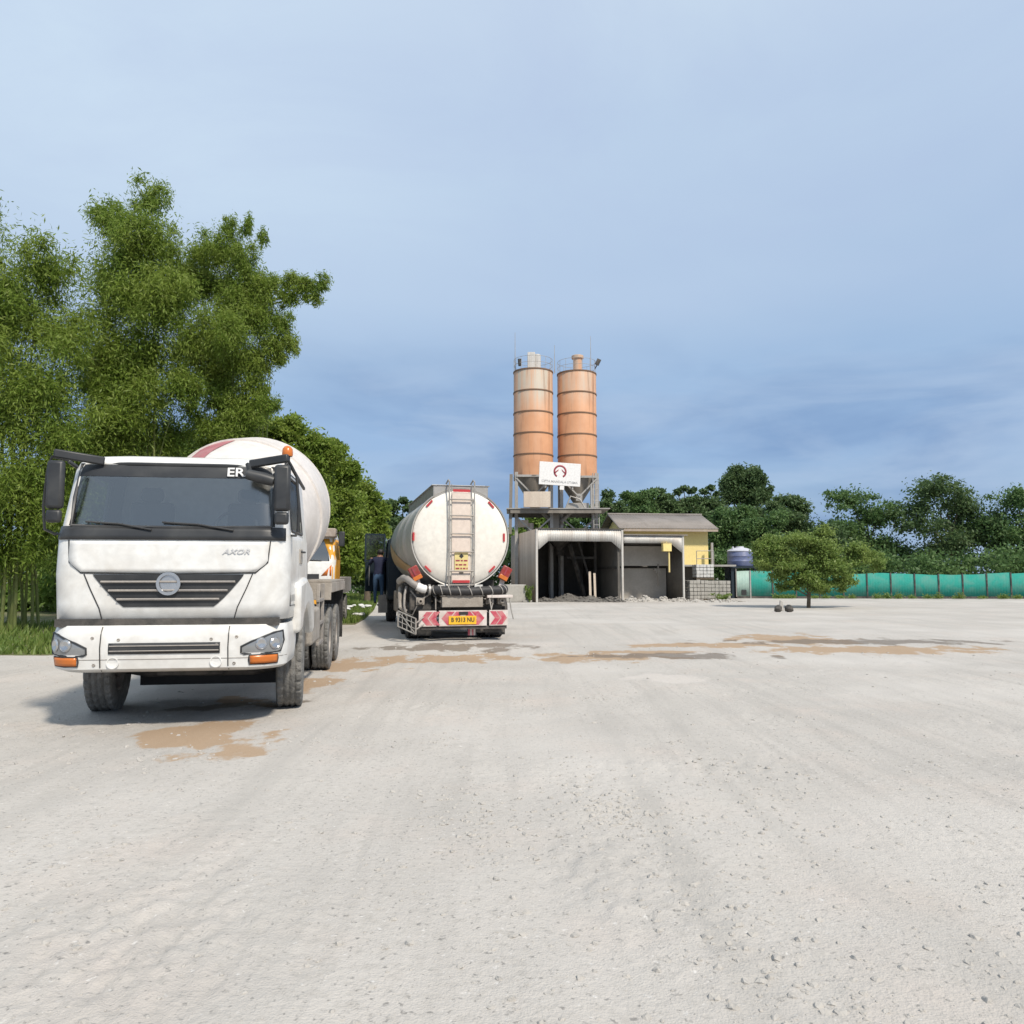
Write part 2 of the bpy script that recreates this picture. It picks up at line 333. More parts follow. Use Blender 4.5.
# ------------------------------------------------------------------ ground
def ground_h(x, y):
    d = math.hypot(x, y)
    k = max(0, min(1, (60 - d) / 40))
    h = .0
    if k > 0:
        h += .022 * noise.noise((x * .55, y * .38, 1.3)) * k
        if d < 26:
            q = min(1, (26 - d) / 10)
            h += .014 * noise.noise((x * 2.3, y * 1.6, 4.1)) * q
            b = max(0, noise.noise((x * .9, y * .7, 9)) + .1)
            h += .022 * b * noise.noise((x * 9, y * 8, 2)) * q + .016 * b * noise.noise((x * 21, y * 21, 5)) * q
            t = x * .86 + (y - 4) * .12          # wheel tracks leading to the parked lorries
            h -= .010 * q * (math.exp(-((t - .2) / .16) ** 2) + math.exp(-((t - 1.9) / .18) ** 2))
    return h
def make_ground():
    ys = [-60, -20, -6]; y = -1.0
    while y < 60:
        ys.append(y); y += max(.022, .0085 * max(y, 0)) if y > 1.8 else .25
    ys += [70, 85, 110, 150, 220, 350, 600, 1200]
    nx = 470; us = np.linspace(-1, 1, nx)
    vs = []
    for y in ys:
        hw = max(1.0, abs(y)) * .8 + 2.0
        for i, u in enumerate(us):
            x = u * hw if abs(u) < .93 else math.copysign(.93 * hw + ((abs(u) - .93) / .07) ** 2 * 900, u)
            vs.append((x, y, ground_h(x, y)))
    fs = [(j * nx + i, j * nx + i + 1, (j + 1) * nx + i + 1, (j + 1) * nx + i) for j in range(len(ys) - 1) for i in range(nx - 1)]
    m, nt, b = newmat('pale_gravel_dirt')
    v = objvec(nt)
    c = mixc(nt, noisef(nt, .35, 5, .35, .65, v), (.50, .473, .435), (.425, .403, .372))
    c = mixc(nt, noisef(nt, .8, 4, .52, .75, v), c, (.49, .44, .395))
    st = objvec(nt, (2.4, .16, 1), (0, 0, R(9)))
    c = mixc(nt, noisef(nt, 1.2, 6, .52, .88, st, 1.2), c, (.36, .342, .315))
    c = mixc(nt, noisef(nt, 14, 6, .52, .74, v), c, (.40, .378, .345))
    c = mixc(nt, noisef(nt, 34, 5, .60, .70, v), c, (.24, .23, .215))
    c = mixc(nt, noisef(nt, 26, 4, .64, .74, v), c, (.60, .58, .55))
    # softer ruts pressed by lorry tyres, curving across the yard
    for rot, sc_, lo_, hi__ in ((R(-24), (1.5, .10, 1), .55, .80), (R(34), (1.2, .09, 1), .60, .82)):
        c = mixc(nt, noisef(nt, 1.0, 4, lo_, hi__, objvec(nt, sc_, (0, 0, rot)), .6), c, (.385, .367, .338))
    c = mixc(nt, noisef(nt, .22, 4, .50, .72, v), c, (.53, .505, .47))
    # damp brown stains, each an ellipse in the world with a ragged rim
    warp = N(nt, 'ShaderNodeTexNoise'); warp.inputs['Scale'].default_value = 1.6; warp.inputs['Detail'].default_value = 8; warp.inputs['Roughness'].default_value = .62; nt.links.new(objvec(nt, (1, .7, 1)), warp.inputs[0])
    def stains(lst, colr, strength, wob):
        nonlocal c
        tot = None
        for (px, vv, rx, ry, ang) in lst:
            p = gat(px, vv)
            mp = N(nt, 'ShaderNodeMapping'); mp.vector_type = 'TEXTURE'
            mp.inputs['Location'].default_value = p; mp.inputs['Rotation'].default_value = (0, 0, R(ang)); mp.inputs['Scale'].default_value = (rx, ry, 1)
            nt.links.new(v, mp.inputs[0])
            ln = N(nt, 'ShaderNodeVectorMath', operation='LENGTH'); nt.links.new(mp.outputs[0], ln.inputs[0])
            ad = N(nt, 'ShaderNodeMath', operation='MULTIPLY_ADD'); nt.links.new(warp.outputs[0], ad.inputs[0]); ad.inputs[1].default_value = wob; nt.links.new(ln.outputs['Value'], ad.inputs[2])
            r = N(nt, 'ShaderNodeMapRange', interpolation_type='SMOOTHSTEP'); nt.links.new(ad.outputs[0], r.inputs[0])
            r.inputs[1].default_value = .75 + wob / 2; r.inputs[2].default_value = 1.1 + wob / 2; r.inputs[3].default_value = strength; r.inputs[4].default_value = 0
            if tot is None: tot = r.outputs[0]
            else:
                q = N(nt, 'ShaderNodeMath', operation='MAXIMUM'); nt.links.new(tot, q.inputs[0]); nt.links.new(r.outputs[0], q.inputs[1]); tot = q.outputs[0]
        c = mixc(nt, tot, c, colr)
        return tot
    stains([(600, 657, 1.35, .8, 0), (640, 652, 1.2, .35, 5), (720, 645, 2.0, .55, 4), (795, 640, 1.4, 1.6, 0), (450, 658, 1.2, .7, 0), (345, 664, .9, .8, 0), (880, 650, 2.5, .8, 5),
            (312, 684, .40, .8, 0), (222, 742, .50, .60, 30), (200, 730, .5, .5, 0), (240, 700, .35, .3, 0)], (.36, .245, .145), .80, 4.2)
    wet = stains([(450, 647, 1.7, .9, 0), (660, 656, 1.6, .5, 0), (240, 704, .7, .25, 20), (860, 642, 3, .7, 0)], (.16, .125, .09), .75, 4.4)
    stains([(668, 680, .55, .6, 0)], (.56, .52, .48), .6, 3)
    nt.links.new(c, b.inputs['Base Color']); b.inputs['Roughness'].default_value = .95; b.inputs['Specular IOR Level'].default_value = .2
    rr = N(nt, 'ShaderNodeMapRange'); rr.inputs[3].default_value = .95; rr.inputs[4].default_value = .38; nt.links.new(wet, rr.inputs[0]); nt.links.new(rr.outputs[0], b.inputs['Roughness'])
    hs = None
    for sc, am in ((11, .25), (30, .6), (95, .5)):
        n = N(nt, 'ShaderNodeTexNoise'); n.inputs['Scale'].default_value = sc; n.inputs['Detail'].default_value = 5; nt.links.new(v, n.inputs[0])
        k = N(nt, 'ShaderNodeMath', operation='MULTIPLY'); nt.links.new(n.outputs[0], k.inputs[0]); k.inputs[1].default_value = am
        if hs is None: hs = k.outputs[0]
        else:
            q = N(nt, 'ShaderNodeMath', operation='ADD'); nt.links.new(hs, q.inputs[0]); nt.links.new(k.outputs[0], q.inputs[1]); hs = q.outputs[0]
    bp = N(nt, 'ShaderNodeBump'); bp.inputs['Strength'].default_value = .5; bp.inputs['Distance'].default_value = .03
    nt.links.new(hs, bp.inputs['Height']); nt.links.new(bp.outputs[0], b.inputs['Normal'])
    mb = MB(); mb.v = vs; mb.f = fs
    o = mb.build('ground', m, fixn=False, sharp=180); o['kind'] = 'structure'
make_ground()

def rock_verts(r, seed, flat=.65):
    rr = random.Random(seed)
    t = (1 + 5 ** .5) / 2
    vs = [(-1, t, 0), (1, t, 0), (-1, -t, 0), (1, -t, 0), (0, -1, t), (0, 1, t), (0, -1, -t), (0, 1, -t), (t, 0, -1), (t, 0, 1), (-t, 0, -1), (-t, 0, 1)]
    fs = [(0, 11, 5), (0, 5, 1), (0, 1, 7), (0, 7, 10), (0, 10, 11), (1, 5, 9), (5, 11, 4), (11, 10, 2), (10, 7, 6), (7, 1, 8), (3, 9, 4), (3, 4, 2), (3, 2, 6), (3, 6, 8), (3, 8, 9), (4, 9, 5), (2, 4, 11), (6, 2, 10), (8, 6, 7), (9, 8, 1)]
    a = rr.uniform(.7, 1.2); e = rr.uniform(.7, 1.2); out = []; q = rr.uniform(0, 6.28)
    for p in vs:
        k = r / 1.9 * rr.uniform(.72, 1.15); x, y, z = p[0] * k * a, p[1] * k * e, p[2] * k * flat
        out.append((x * math.cos(q) - y * math.sin(q), x * math.sin(q) + y * math.cos(q), z))
    return out, fs
def scatter(name, n, fn, m, label, cat=None):
    mb = MB()
    for i in range(n):
        x, y, r = fn(i)
        vs, fs = rock_verts(r, i * 13 + 5)
        h = ground_h(x, y)
        mb.add([(x + p[0], y + p[1], h + p[2] - r * .05) for p in vs], fs)
    return tag(mb.build(name, m, fixn=False, sharp=25), label, cat, kind='stuff')
cl = [(rnd.uniform(-3.5, 5), rnd.uniform(2.6, 11)) for _ in range(26)] + [(1.4, 4.6), (1.7, 4.4), (1.0, 5.2), (1.2, 5.0), (2.3, 4.0), (1.9, 3.3), (1.35, 3.0), (.4, 3.2), (.1, 3.5), (.8, 6.0)]
for a_, b_ in (((560, 760), (660, 860)), ((690, 740), (790, 830)), ((600, 800), (650, 830)), ((450, 790), (500, 860)), ((700, 880), (780, 980))):
    for k in range(9):
        g_ = gat(a_[0] + (b_[0] - a_[0]) * k / 8, a_[1] + (b_[1] - a_[1]) * k / 8); cl.append((g_.x, g_.y))
def peb(i):
    if i % 5 < 2:
        c = cl[rnd.randrange(len(cl))]; x = c[0] + rnd.gauss(0, .18); y = c[1] + rnd.gauss(0, .16)
    else:
        y = 2.4 + 15 * rnd.random() ** 1.6; x = rnd.uniform(-1, 1) * (y * .72 + .5)
    return x, y, (.005 + .021 * rnd.random() ** 3.2) * (1 + .03 * y)
scatter('gravel', 4600, peb, M['rock'], 'small grey stones scattered over the dusty yard')

# ------------------------------------------------------------------ wheels
def tyre_mesh(Rr, wd, m, dusty):
    hw = wd / 2; mb = MB(); D = .018
    prof = [(-hw * .86, Rr * .56), (-hw * .98, Rr * .66), (-hw * 1.03, Rr * .80), (-hw, Rr * .93), (-hw * .93, Rr * .975)]
    na = 13
    for i in range(na): prof.append((-hw * .86 + 2 * hw * .86 * i / (na - 1), Rr))
    prof += [(hw * .93, Rr * .975), (hw, Rr * .93), (hw * 1.03, Rr * .80), (hw * .98, Rr * .66), (hw * .86, Rr * .56)]
    seg = 112
    def rf(k, i, r):
        j = i - 5
        if 0 <= j < na:
            if j in (3, 9): return r - D
            if j == 6: return r - D * .8
            if j < 3 or j > 9:
                if (k + (2 if j > 9 else 0)) % 4 == 0: return r - D
            elif (k + j) % 4 == 0: return r - D * .8
            return r
        if j in (-1, -2, na, na + 1):
            if (k + (2 if j > 5 else 0)) % 4 == 0: return r - D * .7
        return r
    mb.rev(prof, (0, 0, 0), (1, 0, 0), seg, rf=rf)
    return mb
def wheel(parent, x, y, side, m='tyre', rimm='steel', Rr=.525, wd=.30, dual=False):
    """side +1: outer face towards +x"""
    off = side * (.0)
    hub = MB().rev([(0, .001), (0, .10), (-.05 * side, .115), (-.16 * side, .12), (-.2 * side, .15)], (side * wd * .28, 0, 0), (1, 0, 0), 20)
    for k in range(10):
        a = k * math.pi / 5; hub.rev([(.03 * side, .001), (.03 * side, .016), (-.02 * side, .016)], (side * wd * .12, .165 * math.cos(a), .165 * math.sin(a)), (1, 0, 0), 6)
    h = hub.build('wheel', M[rimm], parent, loc=(x, y, Rr - .012))
    rim = MB().rev([(side * wd * .42, Rr * .575), (side * wd * .40, Rr * .53), (side * wd * .1, Rr * .50), (side * wd * .02, Rr * .42), (side * wd * .10, .20), (side * wd * .10, .11), (-side * wd * .2, .1)], (0, 0, 0), (1, 0, 0), 36)
    rim.rev([(-side * wd * .42, Rr * .575), (-side * wd * .40, Rr * .52), (-side * wd * .1, Rr * .48), (-side * wd * .0, Rr * .42)], (0, 0, 0), (1, 0, 0), 36)
    rim.build('rim', M[rimm], h)
    tyre_mesh(Rr, wd, M[m], True).build('tyre', M[m], h, sharp=30)
    if dual: tyre_mesh(Rr, wd, M[m], True).build('tyre', M[m], h, sharp=30, loc=(-side * (wd + .05), 0, 0))
    return h

# ------------------------------------------------------------------ cab shell helper
class Shell:
    """lofted cab: rings(z) -> (front y, half width, corner radius), rear y fixed. s = distance along the skin from the front centre"""
    def __init__(s, rings, yr): s.r = rings; s.yr = yr
    def par(s, z):
        r = s.r
        if z <= r[0][0]: return r[0][1:]
        for a, b in zip(r, r[1:]):
            if z <= b[0]:
                t = (z - a[0]) / (b[0] - a[0]); return tuple(a[i] + (b[i] - a[i]) * t for i in (1, 2, 3))
        return r[-1][1:]
    def pt(s, d, z, off=0):
        yf, hw, rc = s.par(z); sg = 1 if d >= 0 else -1; d = abs(d); f = hw - rc; arc = math.pi / 2 * rc
        if d <= f: x, y, nx, ny = d, yf, 0, -1
        elif d <= f + arc:
            a = (d - f) / rc; x = f + rc * math.sin(a); y = yf + rc - rc * math.cos(a); nx = math.sin(a); ny = -math.cos(a)
        else: x, y, nx, ny = hw, yf + rc + (d - f - arc), 1, 0
        return Vector((sg * (x + nx * off), min(y, s.yr) + ny * off, z))
    def smax(s, z):
        yf, hw, rc = s.par(z); return hw - rc + math.pi / 2 * rc + s.yr - yf - rc
    def sy(s, y, z):
        """s on the side where the skin has reached y"""
        yf, hw, rc = s.par(z); return hw - rc + math.pi / 2 * rc + y - yf - rc
    def skin(s, holes, zs, off=0, back=True, top=True):
        mb = MB(); n = 74; V = []
        for z in zs:
            L = s.smax(z) + off * 0
            V.append([s.pt(-L + 2 * L * i / n, z, off) for i in range(n + 1)])
        vs = [p for row in V for p in row]; fs = []
        for j in range(len(zs) - 1):
            zc = (zs[j] + zs[j + 1]) / 2; L = s.smax(zc)
            for i in range(n):
                d = -L + 2 * L * (i + .5) / n
                if any(h(d, zc) for h in holes): continue
                fs.append((j * (n + 1) + i, j * (n + 1) + i + 1, (j + 1) * (n + 1) + i + 1, (j + 1) * (n + 1) + i))
            if back: fs.append((j * (n + 1) + n, j * (n + 1), (j + 1) * (n + 1), (j + 1) * (n + 1) + n))
        if top: fs.append(tuple((len(zs) - 1) * (n + 1) + i for i in range(n + 1)))
        return mb.add(vs, fs)
    def patch(s, sl, sr, z0, z1, off=.006, nz=10, ns=20, mb=None):
        mb = mb or MB(); f = lambda q, z: q(z) if callable(q) else q
        vs = []; fs = []
        for j in range(nz + 1):
            z = z0 + (z1 - z0) * j / nz; a, b = f(sl, z), f(sr, z)
            for i in range(ns + 1): vs.append(s.pt(a + (b - a) * i / ns, z, off))
        for j in range(nz):
            for i in range(ns): k = j * (ns + 1) + i; fs.append((k, k + 1, k + ns + 2, k + ns + 1))
        return mb.add(vs, fs)
    def line(s, pts, w, off=.006):
        return MB().tube([s.pt(d, z, off) for d, z in pts], w, 6)

# ------------------------------------------------------------------ mixer lorry
def mixer():
    t = thing('mixer_truck', 'white concrete mixer lorry with dusty beige drum, facing the camera at the left edge', 'mixer truck', (-3.56, 7.9, 0), R(8.4))
    Sh = Shell([(1.12, .03, 1.17, .28), (1.6, .0, 1.18, .26), (1.98, .02, 1.17, .24), (2.1, .05, 1.15, .24), (2.7, .16, 1.09, .24), (2.79, .20, 1.07, .26), (2.86, .32, 1.00, .3), (2.90, .52, .86, .3)], 1.75)
    wind = lambda d, z: 2.1 < z < 2.76 and abs(d) < 1.0
    side = lambda d, z: 2.08 < z < 2.70 and Sh.sy(.42, z) < abs(d) < Sh.sy(1.32, z)
    zs = [1.12, 1.3, 1.45, 1.6, 1.8, 1.98, 2.08, 2.1, 2.25, 2.4, 2.55, 2.70, 2.76, 2.79, 2.82, 2.86, 2.88, 2.90]
    Sh.skin([wind, side], zs).build('cab', M['white'], t, sharp=50, fixn=False, solid=.008)
    Sh.skin([wind, side], zs, off=-.035).build('cab_lining', M['liner'], t, sharp=50, fixn=False)
    MB().box(-1.1, 1.1, .1, 1.7, 1.2, 1.95).build('dashboard', M['liner'], t, bevel=.05)
    # glazing, seals, banner
    Sh.patch(-1.0, 1.0, 2.1, 2.76, .0, 8, 30).build('windscreen', M['glass'], t, sharp=60, fixn=False)
    s_ = MB(); pts = [(-1.0, 2.1), (-.5, 2.09), (0, 2.085), (.5, 2.09), (1.0, 2.1), (1.01, 2.4), (1.0, 2.76), (.5, 2.77), (0, 2.77), (-.5, 2.77), (-1.0, 2.76), (-1.01, 2.4)]
    s_.tube([Sh.pt(a, b, .004) for a, b in pts], .02, 6, closed=True).build('windscreen_seal', M['black'], t)
    ban = Sh.patch(-.99, .99, 2.63, 2.755, .005, 3, 30).build('windscreen_banner', M['black'], t, sharp=60, fixn=False)
    text('lettering', 'ER.', .135, M['signwhite'], ban, (.62, .125, 2.69), (R(90 - 9), 0, 0), squash=1.25)
    Sh.patch(-1.17, 1.17, 1.955, 2.095, .012, 3, 34).build('wiper_cowl', M['black'], t, sharp=60, fixn=False, solid=.01)
    for a, b in ((-.85, -.2), (-.1, .62)):
        MB().tube([Sh.pt(b, 2.06, .035), Sh.pt((a + b) / 2, 2.12, .03), Sh.pt(a, 2.14, .028)], .011, 6).build('wiper', M['black'], t)
    for sg in (-1, 1):
        q = [Sh.pt(sg * Sh.sy(y, z), z, .002) for y, z in ((.42, 2.08), (1.32, 2.08), (1.32, 2.70), (.55, 2.70), (.42, 2.5))]
        d = MB().add([Sh.pt(sg * Sh.sy(y, z), z, .004) for z, y in ((1.3, .30), (1.3, 1.42), (2.06, 1.42), (2.06, .30))], [(0, 1, 2, 3)]).build('door', M['white'], t, solid=.006)
        MB().tube([Sh.pt(sg * Sh.sy(y, z), z, .008) for y, z in ((.30, 1.25), (1.44, 1.25), (1.46, 2.76), (.5, 2.76), (.32, 2.4))], .006, 5, closed=True).build('door_seam', M['ink'], d)
        MB().box(sg * 1.182 - .012, sg * 1.182 + .012, .98, 1.18, 1.72, 1.90).build('door_recess', M['duststeel'], d, bevel=.01)
        MB().tube([(sg * 1.20, 1.0, 1.86), (sg * 1.225, 1.03, 1.86), (sg * 1.225, 1.14, 1.86), (sg * 1.20, 1.17, 1.86)], .012, 6).build('door_handle', M['black'], d)
        MB().add(q, [tuple(range(len(q)))]).build('side_window', M['glass'], t, fixn=False)
        MB().tube(q, .018, 6, closed=True).build('window_seal', M['black'], t)
        # rear view mirrors on a looped bracket
        mi = MB().box(sg * 1.12 - .085, sg * 1.12 + .085, -.10, -.02, 2.26, 2.76).build('mirror', M['black'], t, bevel=.035)
        MB().box(sg * 1.12 - .07, sg * 1.12 + .07, -.018, -.014, 2.31, 2.69).build('mirror_face', M['mirrorglass'], mi)
        MB().box(sg * 1.12 - .075, sg * 1.12 + .075, -.095, -.03, 2.12, 2.255).build('mirror_housing', M['black'], mi, bevel=.03)
        MB().tube([(sg * 1.12, .2, 2.80), (sg * 1.18, -.03, 2.80), (sg * 1.21, .0, 2.74), (sg * 1.25, .05, 2.66), (sg * 1.28, .07, 2.3), (sg * 1.27, .10, 2.06), (sg * 1.23, .25, 2.02), (sg * 1.15, .42, 2.03)], .015, 6).build('mirror_bracket', M['black'], mi)
        MB().bar((sg * .74, .16, 2.79), (sg * 1.17, -.02, 2.84), .05, .09).build('mirror_arm', M['black'], mi, bevel=.015)
        MB().bar((sg * 1.15, .3, 2.80), (sg * 1.17, 1.35, 2.66), .03, .04).build('gutter_rail', M['black'], t, bevel=.01)
    fm = MB().rev([(-.17, .02), (-.15, .055), (0, .065), (.13, .055), (.15, .02)], (.90, -.02, 2.62), (1, 0, -.25), 16)
    fm.bar((.78, .0, 2.66), (.74, .03, 2.78), .035).bar((1.0, -.01, 2.61), (1.10, .0, 2.74), .045).build('kerb_mirror', M['black'], t)
    # seats, steering wheel
    for x in (-.55, .55):
        MB().box(x - .24, x + .24, 1.1, 1.25, 1.9, 2.45).box(x - .13, x + .13, 1.1, 1.2, 2.45, 2.62).build('seat', M['seat'], t, bevel=.05)
    MB().tube([(.55 + .22 * math.cos(a), .48 + .08 * math.sin(a), 2.13 + .18 * math.sin(a)) for a in [k * math.pi / 10 for k in range(20)]], .018, 6, closed=True).bar((.55, .48, 2.13), (.55, .35, 1.9), .06).build('steering_wheel', M['black'], t)
    # front panels
    def wseam(z): return .98 if z > 1.72 else .86 + .12 * (z - 1.62) / .10
    up = Sh.patch(lambda z: -wseam(z), wseam, 1.62, 1.94, .016, 8, 24).build('front_flap', M['white'], t, sharp=60, fixn=False, solid=.012)
    text('model_lettering', 'AXOR', .075, M['fadedbadge'], up, (.66, -.022, 1.835), (R(90), 0, 0), .002, shear=.35, squash=1.3)
    MB().tube([Sh.pt(a, b, .006) for a, b in ((-1.0, 1.95), (-.98, 1.72), (-.86, 1.61), (0, 1.60), (.86, 1.61), (.98, 1.72), (1.0, 1.95))], .007, 5).build('flap_seam', M['ink'], t)
    g = MB(); gw = lambda z: .41 + .335 * max(0, min(1, (z - 1.24) / .35)) ** .8
    gr = Sh.patch(lambda z: -gw(z), gw, 1.26, 1.595, .013, 8, 24).build('grille', M['black'], t, sharp=60, fixn=False)
    for z in (1.34, 1.43, 1.52):
        MB().tube([Sh.pt(-gw(z) + .03 + 2 * (gw(z) - .03) * i / 12, z, .03) for i in range(13)], .013, 6).build('grille_bar', M['steel'], gr)
    MB().rev([(0, .001), (0, .12), (.02, .12), (.02, .09), (.012, .088)], Sh.pt(0, 1.5, .03), (0, -1, 0), 28).build('emblem', M['chrome'], gr)
    for sg in (-1, 1):
        MB().tube([Sh.pt(sg * d, z, .007) for d, z in ((.83, 1.6), (.77, 1.45), (.68, 1.25), (.65, 1.13))], .006, 5).build('corner_seam', M['ink'], t)
    # bumper
    B = Shell([(.60, .03, 1.11, .40), (.64, -.05, 1.16, .36), (.85, -.08, 1.18, .34), (1.0, -.06, 1.17, .34), (1.07, -.01, 1.16, .32)], .82)
    bm_ = B.skin([], [.60, .62, .64, .74, .85, .95, 1.0, 1.04, 1.07]).build('bumper', M['white'], t, sharp=50, fixn=False, solid=.006)
    it = B.patch(-.54, .54, .79, .90, .010, 4, 20).build('bumper_intake', M['black'], bm_, sharp=60, fixn=False, solid=.004)
    for z in (.82, .87): MB().tube([B.pt(-.53 + 1.06 * i / 10, z, .016) for i in range(11)], .007, 5).build('intake_slat', M['steel'], it)
    for d in (-.5, .5): MB().rev([(0, .001), (.002, .045), (.012, .05), (.012, .06), (0, .062)], B.pt(d, .70, .002), (0, -1, 0), 20).build('tow_cover', M['white'], bm_)
    MB().tube([B.pt(-1.3 + 2.6 * i / 24, .735, .004) for i in range(25)], .004, 5).build('bumper_crease', M['steel'], bm_)
    for sg in (-1, 1):
        MB().tube([B.pt(sg * .62, z, .007) for z in (.615, .66, .74, .8, .85, .92, .98, 1.03, 1.06)], .006, 5).build('bumper_seam', M['ink'], bm_)
        # headlight: a housing with lens and two lamps
        def lo_(z): return max(.70, .70 + .30 * max(0, (z - .86)) / .14)
        lf = lambda z: .75 + .34 * max(0, (z - .85) / .14) ** 1.2
        rf = lambda z: 1.20 - .05 * max(0, (.84 - z) / .06)
        P = [(lf(z), z) for z in (.79, .85, .9, .95, .985)]
        hl = B.patch((lambda z: sg * lf(z)), (lambda z: sg * rf(z)), .79, .985, .006, 8, 14).build('headlight', M['lens'], t, sharp=60, fixn=False)
        MB().tube([B.pt(sg * d, z, .006) for d, z in P + [(1.20, 1.0), (1.22, .9), (1.17, .79), (1.0, .775), (.78, .775)]], .011, 6, closed=True).build('headlight_rim', M['black'], hl)
        for d in (.95, 1.09):
            MB().rev([(0, .001), (.008, .045), (0, .055), (.004, .06), (0, .063)], B.pt(sg * d, .88, .012), B.pt(sg * d, .88, 1) - B.pt(sg * d, .88, 0), 20).build('lamp', M['chrome'], hl)
        ts = B.patch(sg * .84, sg * 1.12, .675, .755, .012, 3, 8).build('turn_signal', M['orange_lens'], t, sharp=60, fixn=False, solid=.016)
        MB().tube([B.pt(sg * a, b, .008) for a, b in ((.83, .668), (.98, .664), (1.13, .668), (1.135, .715), (1.13, .762), (.98, .766), (.83, .762), (.825, .715))], .008, 5, closed=True).build('signal_rim', M['black'], ts)
        for d, z in ((.70, .95), (.68, .68), (.45, .93)):
            MB().rev([(0, .001), (.008, .012), (0, .018)], B.pt(sg * d, z, .003), (0, -1, 0), 10).build('bumper_bolt', M['steel'], bm_)
        # wheel arch and step
        ar = MB(); o_ = []; i_ = []
        for k in range(11):
            a = R(200 - 200 * k / 10); o_.append((0, 1.42 + .70 * math.cos(a), .60 + .70 * math.sin(a)))
        outl = [(1.0, .62, 1.55), (1.0, .62, .92)]
        out = [Vector((sg * .93, .66, 1.50)), Vector((sg * .93, .66, .92))] + [Vector((sg * .93, 1.42 - .66 * math.cos(R(a)), .56 + .66 * math.sin(R(a)))) for a in (35, 55, 75, 95, 115, 135, 150)] + [Vector((sg * .93, 2.10, .80)), Vector((sg * .93, 2.12, 1.2)), Vector((sg * .93, 1.85, 1.42)), Vector((sg * .93, 1.3, 1.56))]
        ar.prism(out, (sg * .32, 0, 0)).build('front_mudguard', M['white'], t, bevel=.05)
        MB().box(sg * 1.08 - .09, sg * 1.08 + .09, .50, .74, .92, .97).build('cab_step', M['duststeel'], t, bevel=.01)
    MB().box(-1.1, 1.1, .02, .5, 1.06, 1.14).build('bumper_gap_bar', M['dark'], t)
    # chassis, axles
    ch = MB()
    for x in (-.42, .42): ch.box(x - .05, x + .05, .3, 8.4, .78, 1.05)
    for y in (2.2, 3.6, 5.7, 7.4, 8.2): ch.box(-.4, .4, y - .05, y + .05, .80, 1.0)
    ch.box(-.9, .9, .15, 1.2, .60, .80)
    ch.build('chassis_frame', M['dark'], t, bevel=.01)
    MB().box(-.86, .86, 1.95, 2.05, .20, .80).build('under_cab_shade', M['liner'], t)  # dark sheet added to stand for the deep shade below the cab
    MB().tube([(-.95, 1.42, .50), (-.6, 1.42, .44), (.6, 1.42, .44), (.95, 1.42, .50)], .07, 10).box(-.35, .35, .9, 1.6, .45, .75).build('front_axle', M['dark'], t)
    for y in (5.05, 6.4): MB().tube([(-.95, y, .52), (.95, y, .52)], .09, 10).rev([(-.2, .05), (-.1, .22), (.1, .22), (.2, .05)], (0, y, .52), (0, 1, 0), 16).build('rear_axle', M['dark'], t)
    for sg in (-1, 1):
        wheel(t, sg * 1.05, 1.42, sg).rotation_euler = (0, 0, R(6))
        for y in (5.05, 6.4): wheel(t, sg * 1.08, y, sg, wd=.27, dual=True)
        # rear mudguard: dusty box over the twin axles
        mg = MB().box(sg * .62 if sg > 0 else -1.27, 1.27 if sg > 0 else -.62, 4.30, 7.25, 1.46, 1.50)
        mg.box(sg * 1.27 - .01, sg * 1.27 + .01, 4.30, 7.25, 1.30, 1.46).box(min(sg * .62, sg * 1.27), max(sg * .62, sg * 1.27), 4.28, 4.31, 1.18, 1.458)
        mg.build('rear_mudguard', M['duststeel'], t, bevel=.006)
        MB().box(sg * 1.0 - .24, sg * 1.0 + .24, 7.28, 7.31, .35, 1.45).build('mudflap', M['tyredark'], t)
        MB().box(sg * .98 - .22, sg * .98 + .22, 2.35, 3.35, .62, 1.12).build('side_tank' if sg < 0 else 'tool_box', M['duststeel'], t, bevel=.05)
        bt = MB()
        for y in (3.5, 4.15): bt.bar((sg * 1.15, y, .55), (sg * 1.15, y, 1.45), .05)
        for z in (.55, .85, 1.2): bt.bar((sg * 1.15, 3.45, z), (sg * 1.15, 4.2, z), .05)
        bt.build('side_guard', M['steel'], t, bevel=.006)
    # drum
    ax = Vector((0, math.cos(R(11)), math.sin(R(11)))); O = Vector((0, 2.05, 2.16))
    prof = [(0, .05), (.02, .50), (.10, .66), (.30, .80), (1.0, 1.04), (1.55, 1.16), (1.75, 1.19), (2.6, 1.19), (2.8, 1.17), (3.7, .96), (4.8, .66), (5.0, .60), (5.02, .5), (5.0, .4)]
    dr = MB().rev(prof, O, ax, 72).build('drum', M['drum'], t, sharp=60)
    for h in (1.55, 2.75): MB().rev([(h - .025, 1.14), (h - .02, 1.185), (h + .02, 1.19), (h + .025, 1.14)], O, ax, 72).build('drum_weld', M['drum'], dr)
    MB().rev([(3.95, .85), (3.95, .96), (4.07, .96), (4.07, .8)], O, ax, 60).build('roller_ring', M['steel'], dr)
    pf = [(h, r + .007) for h, r in prof[3:7]]
    for a0 in (R(-150), R(30 + 90)):
        sp = MB(); rows = 10; cols = 10; vs = []
        u = ax.cross(Vector((0, 0, 1))).normalized(); w_ = ax.cross(u)
        for i in range(rows + 1):
            h = .35 + (1.55 - .35) * i / rows; r = np.interp(h, [p[0] for p in prof], [p[1] for p in prof]) + .008
            for j in range(cols + 1):
                a = a0 + R(26) * j / cols + R(30) * i / rows
                vs.append(O + ax * h + (u * math.cos(a) + w_ * math.sin(a)) * r)
        sp.add(vs, [(i * (cols + 1) + j, i * (cols + 1) + j + 1, (i + 1) * (cols + 1) + j + 1, (i + 1) * (cols + 1) + j) for i in range(rows) for j in range(cols)])
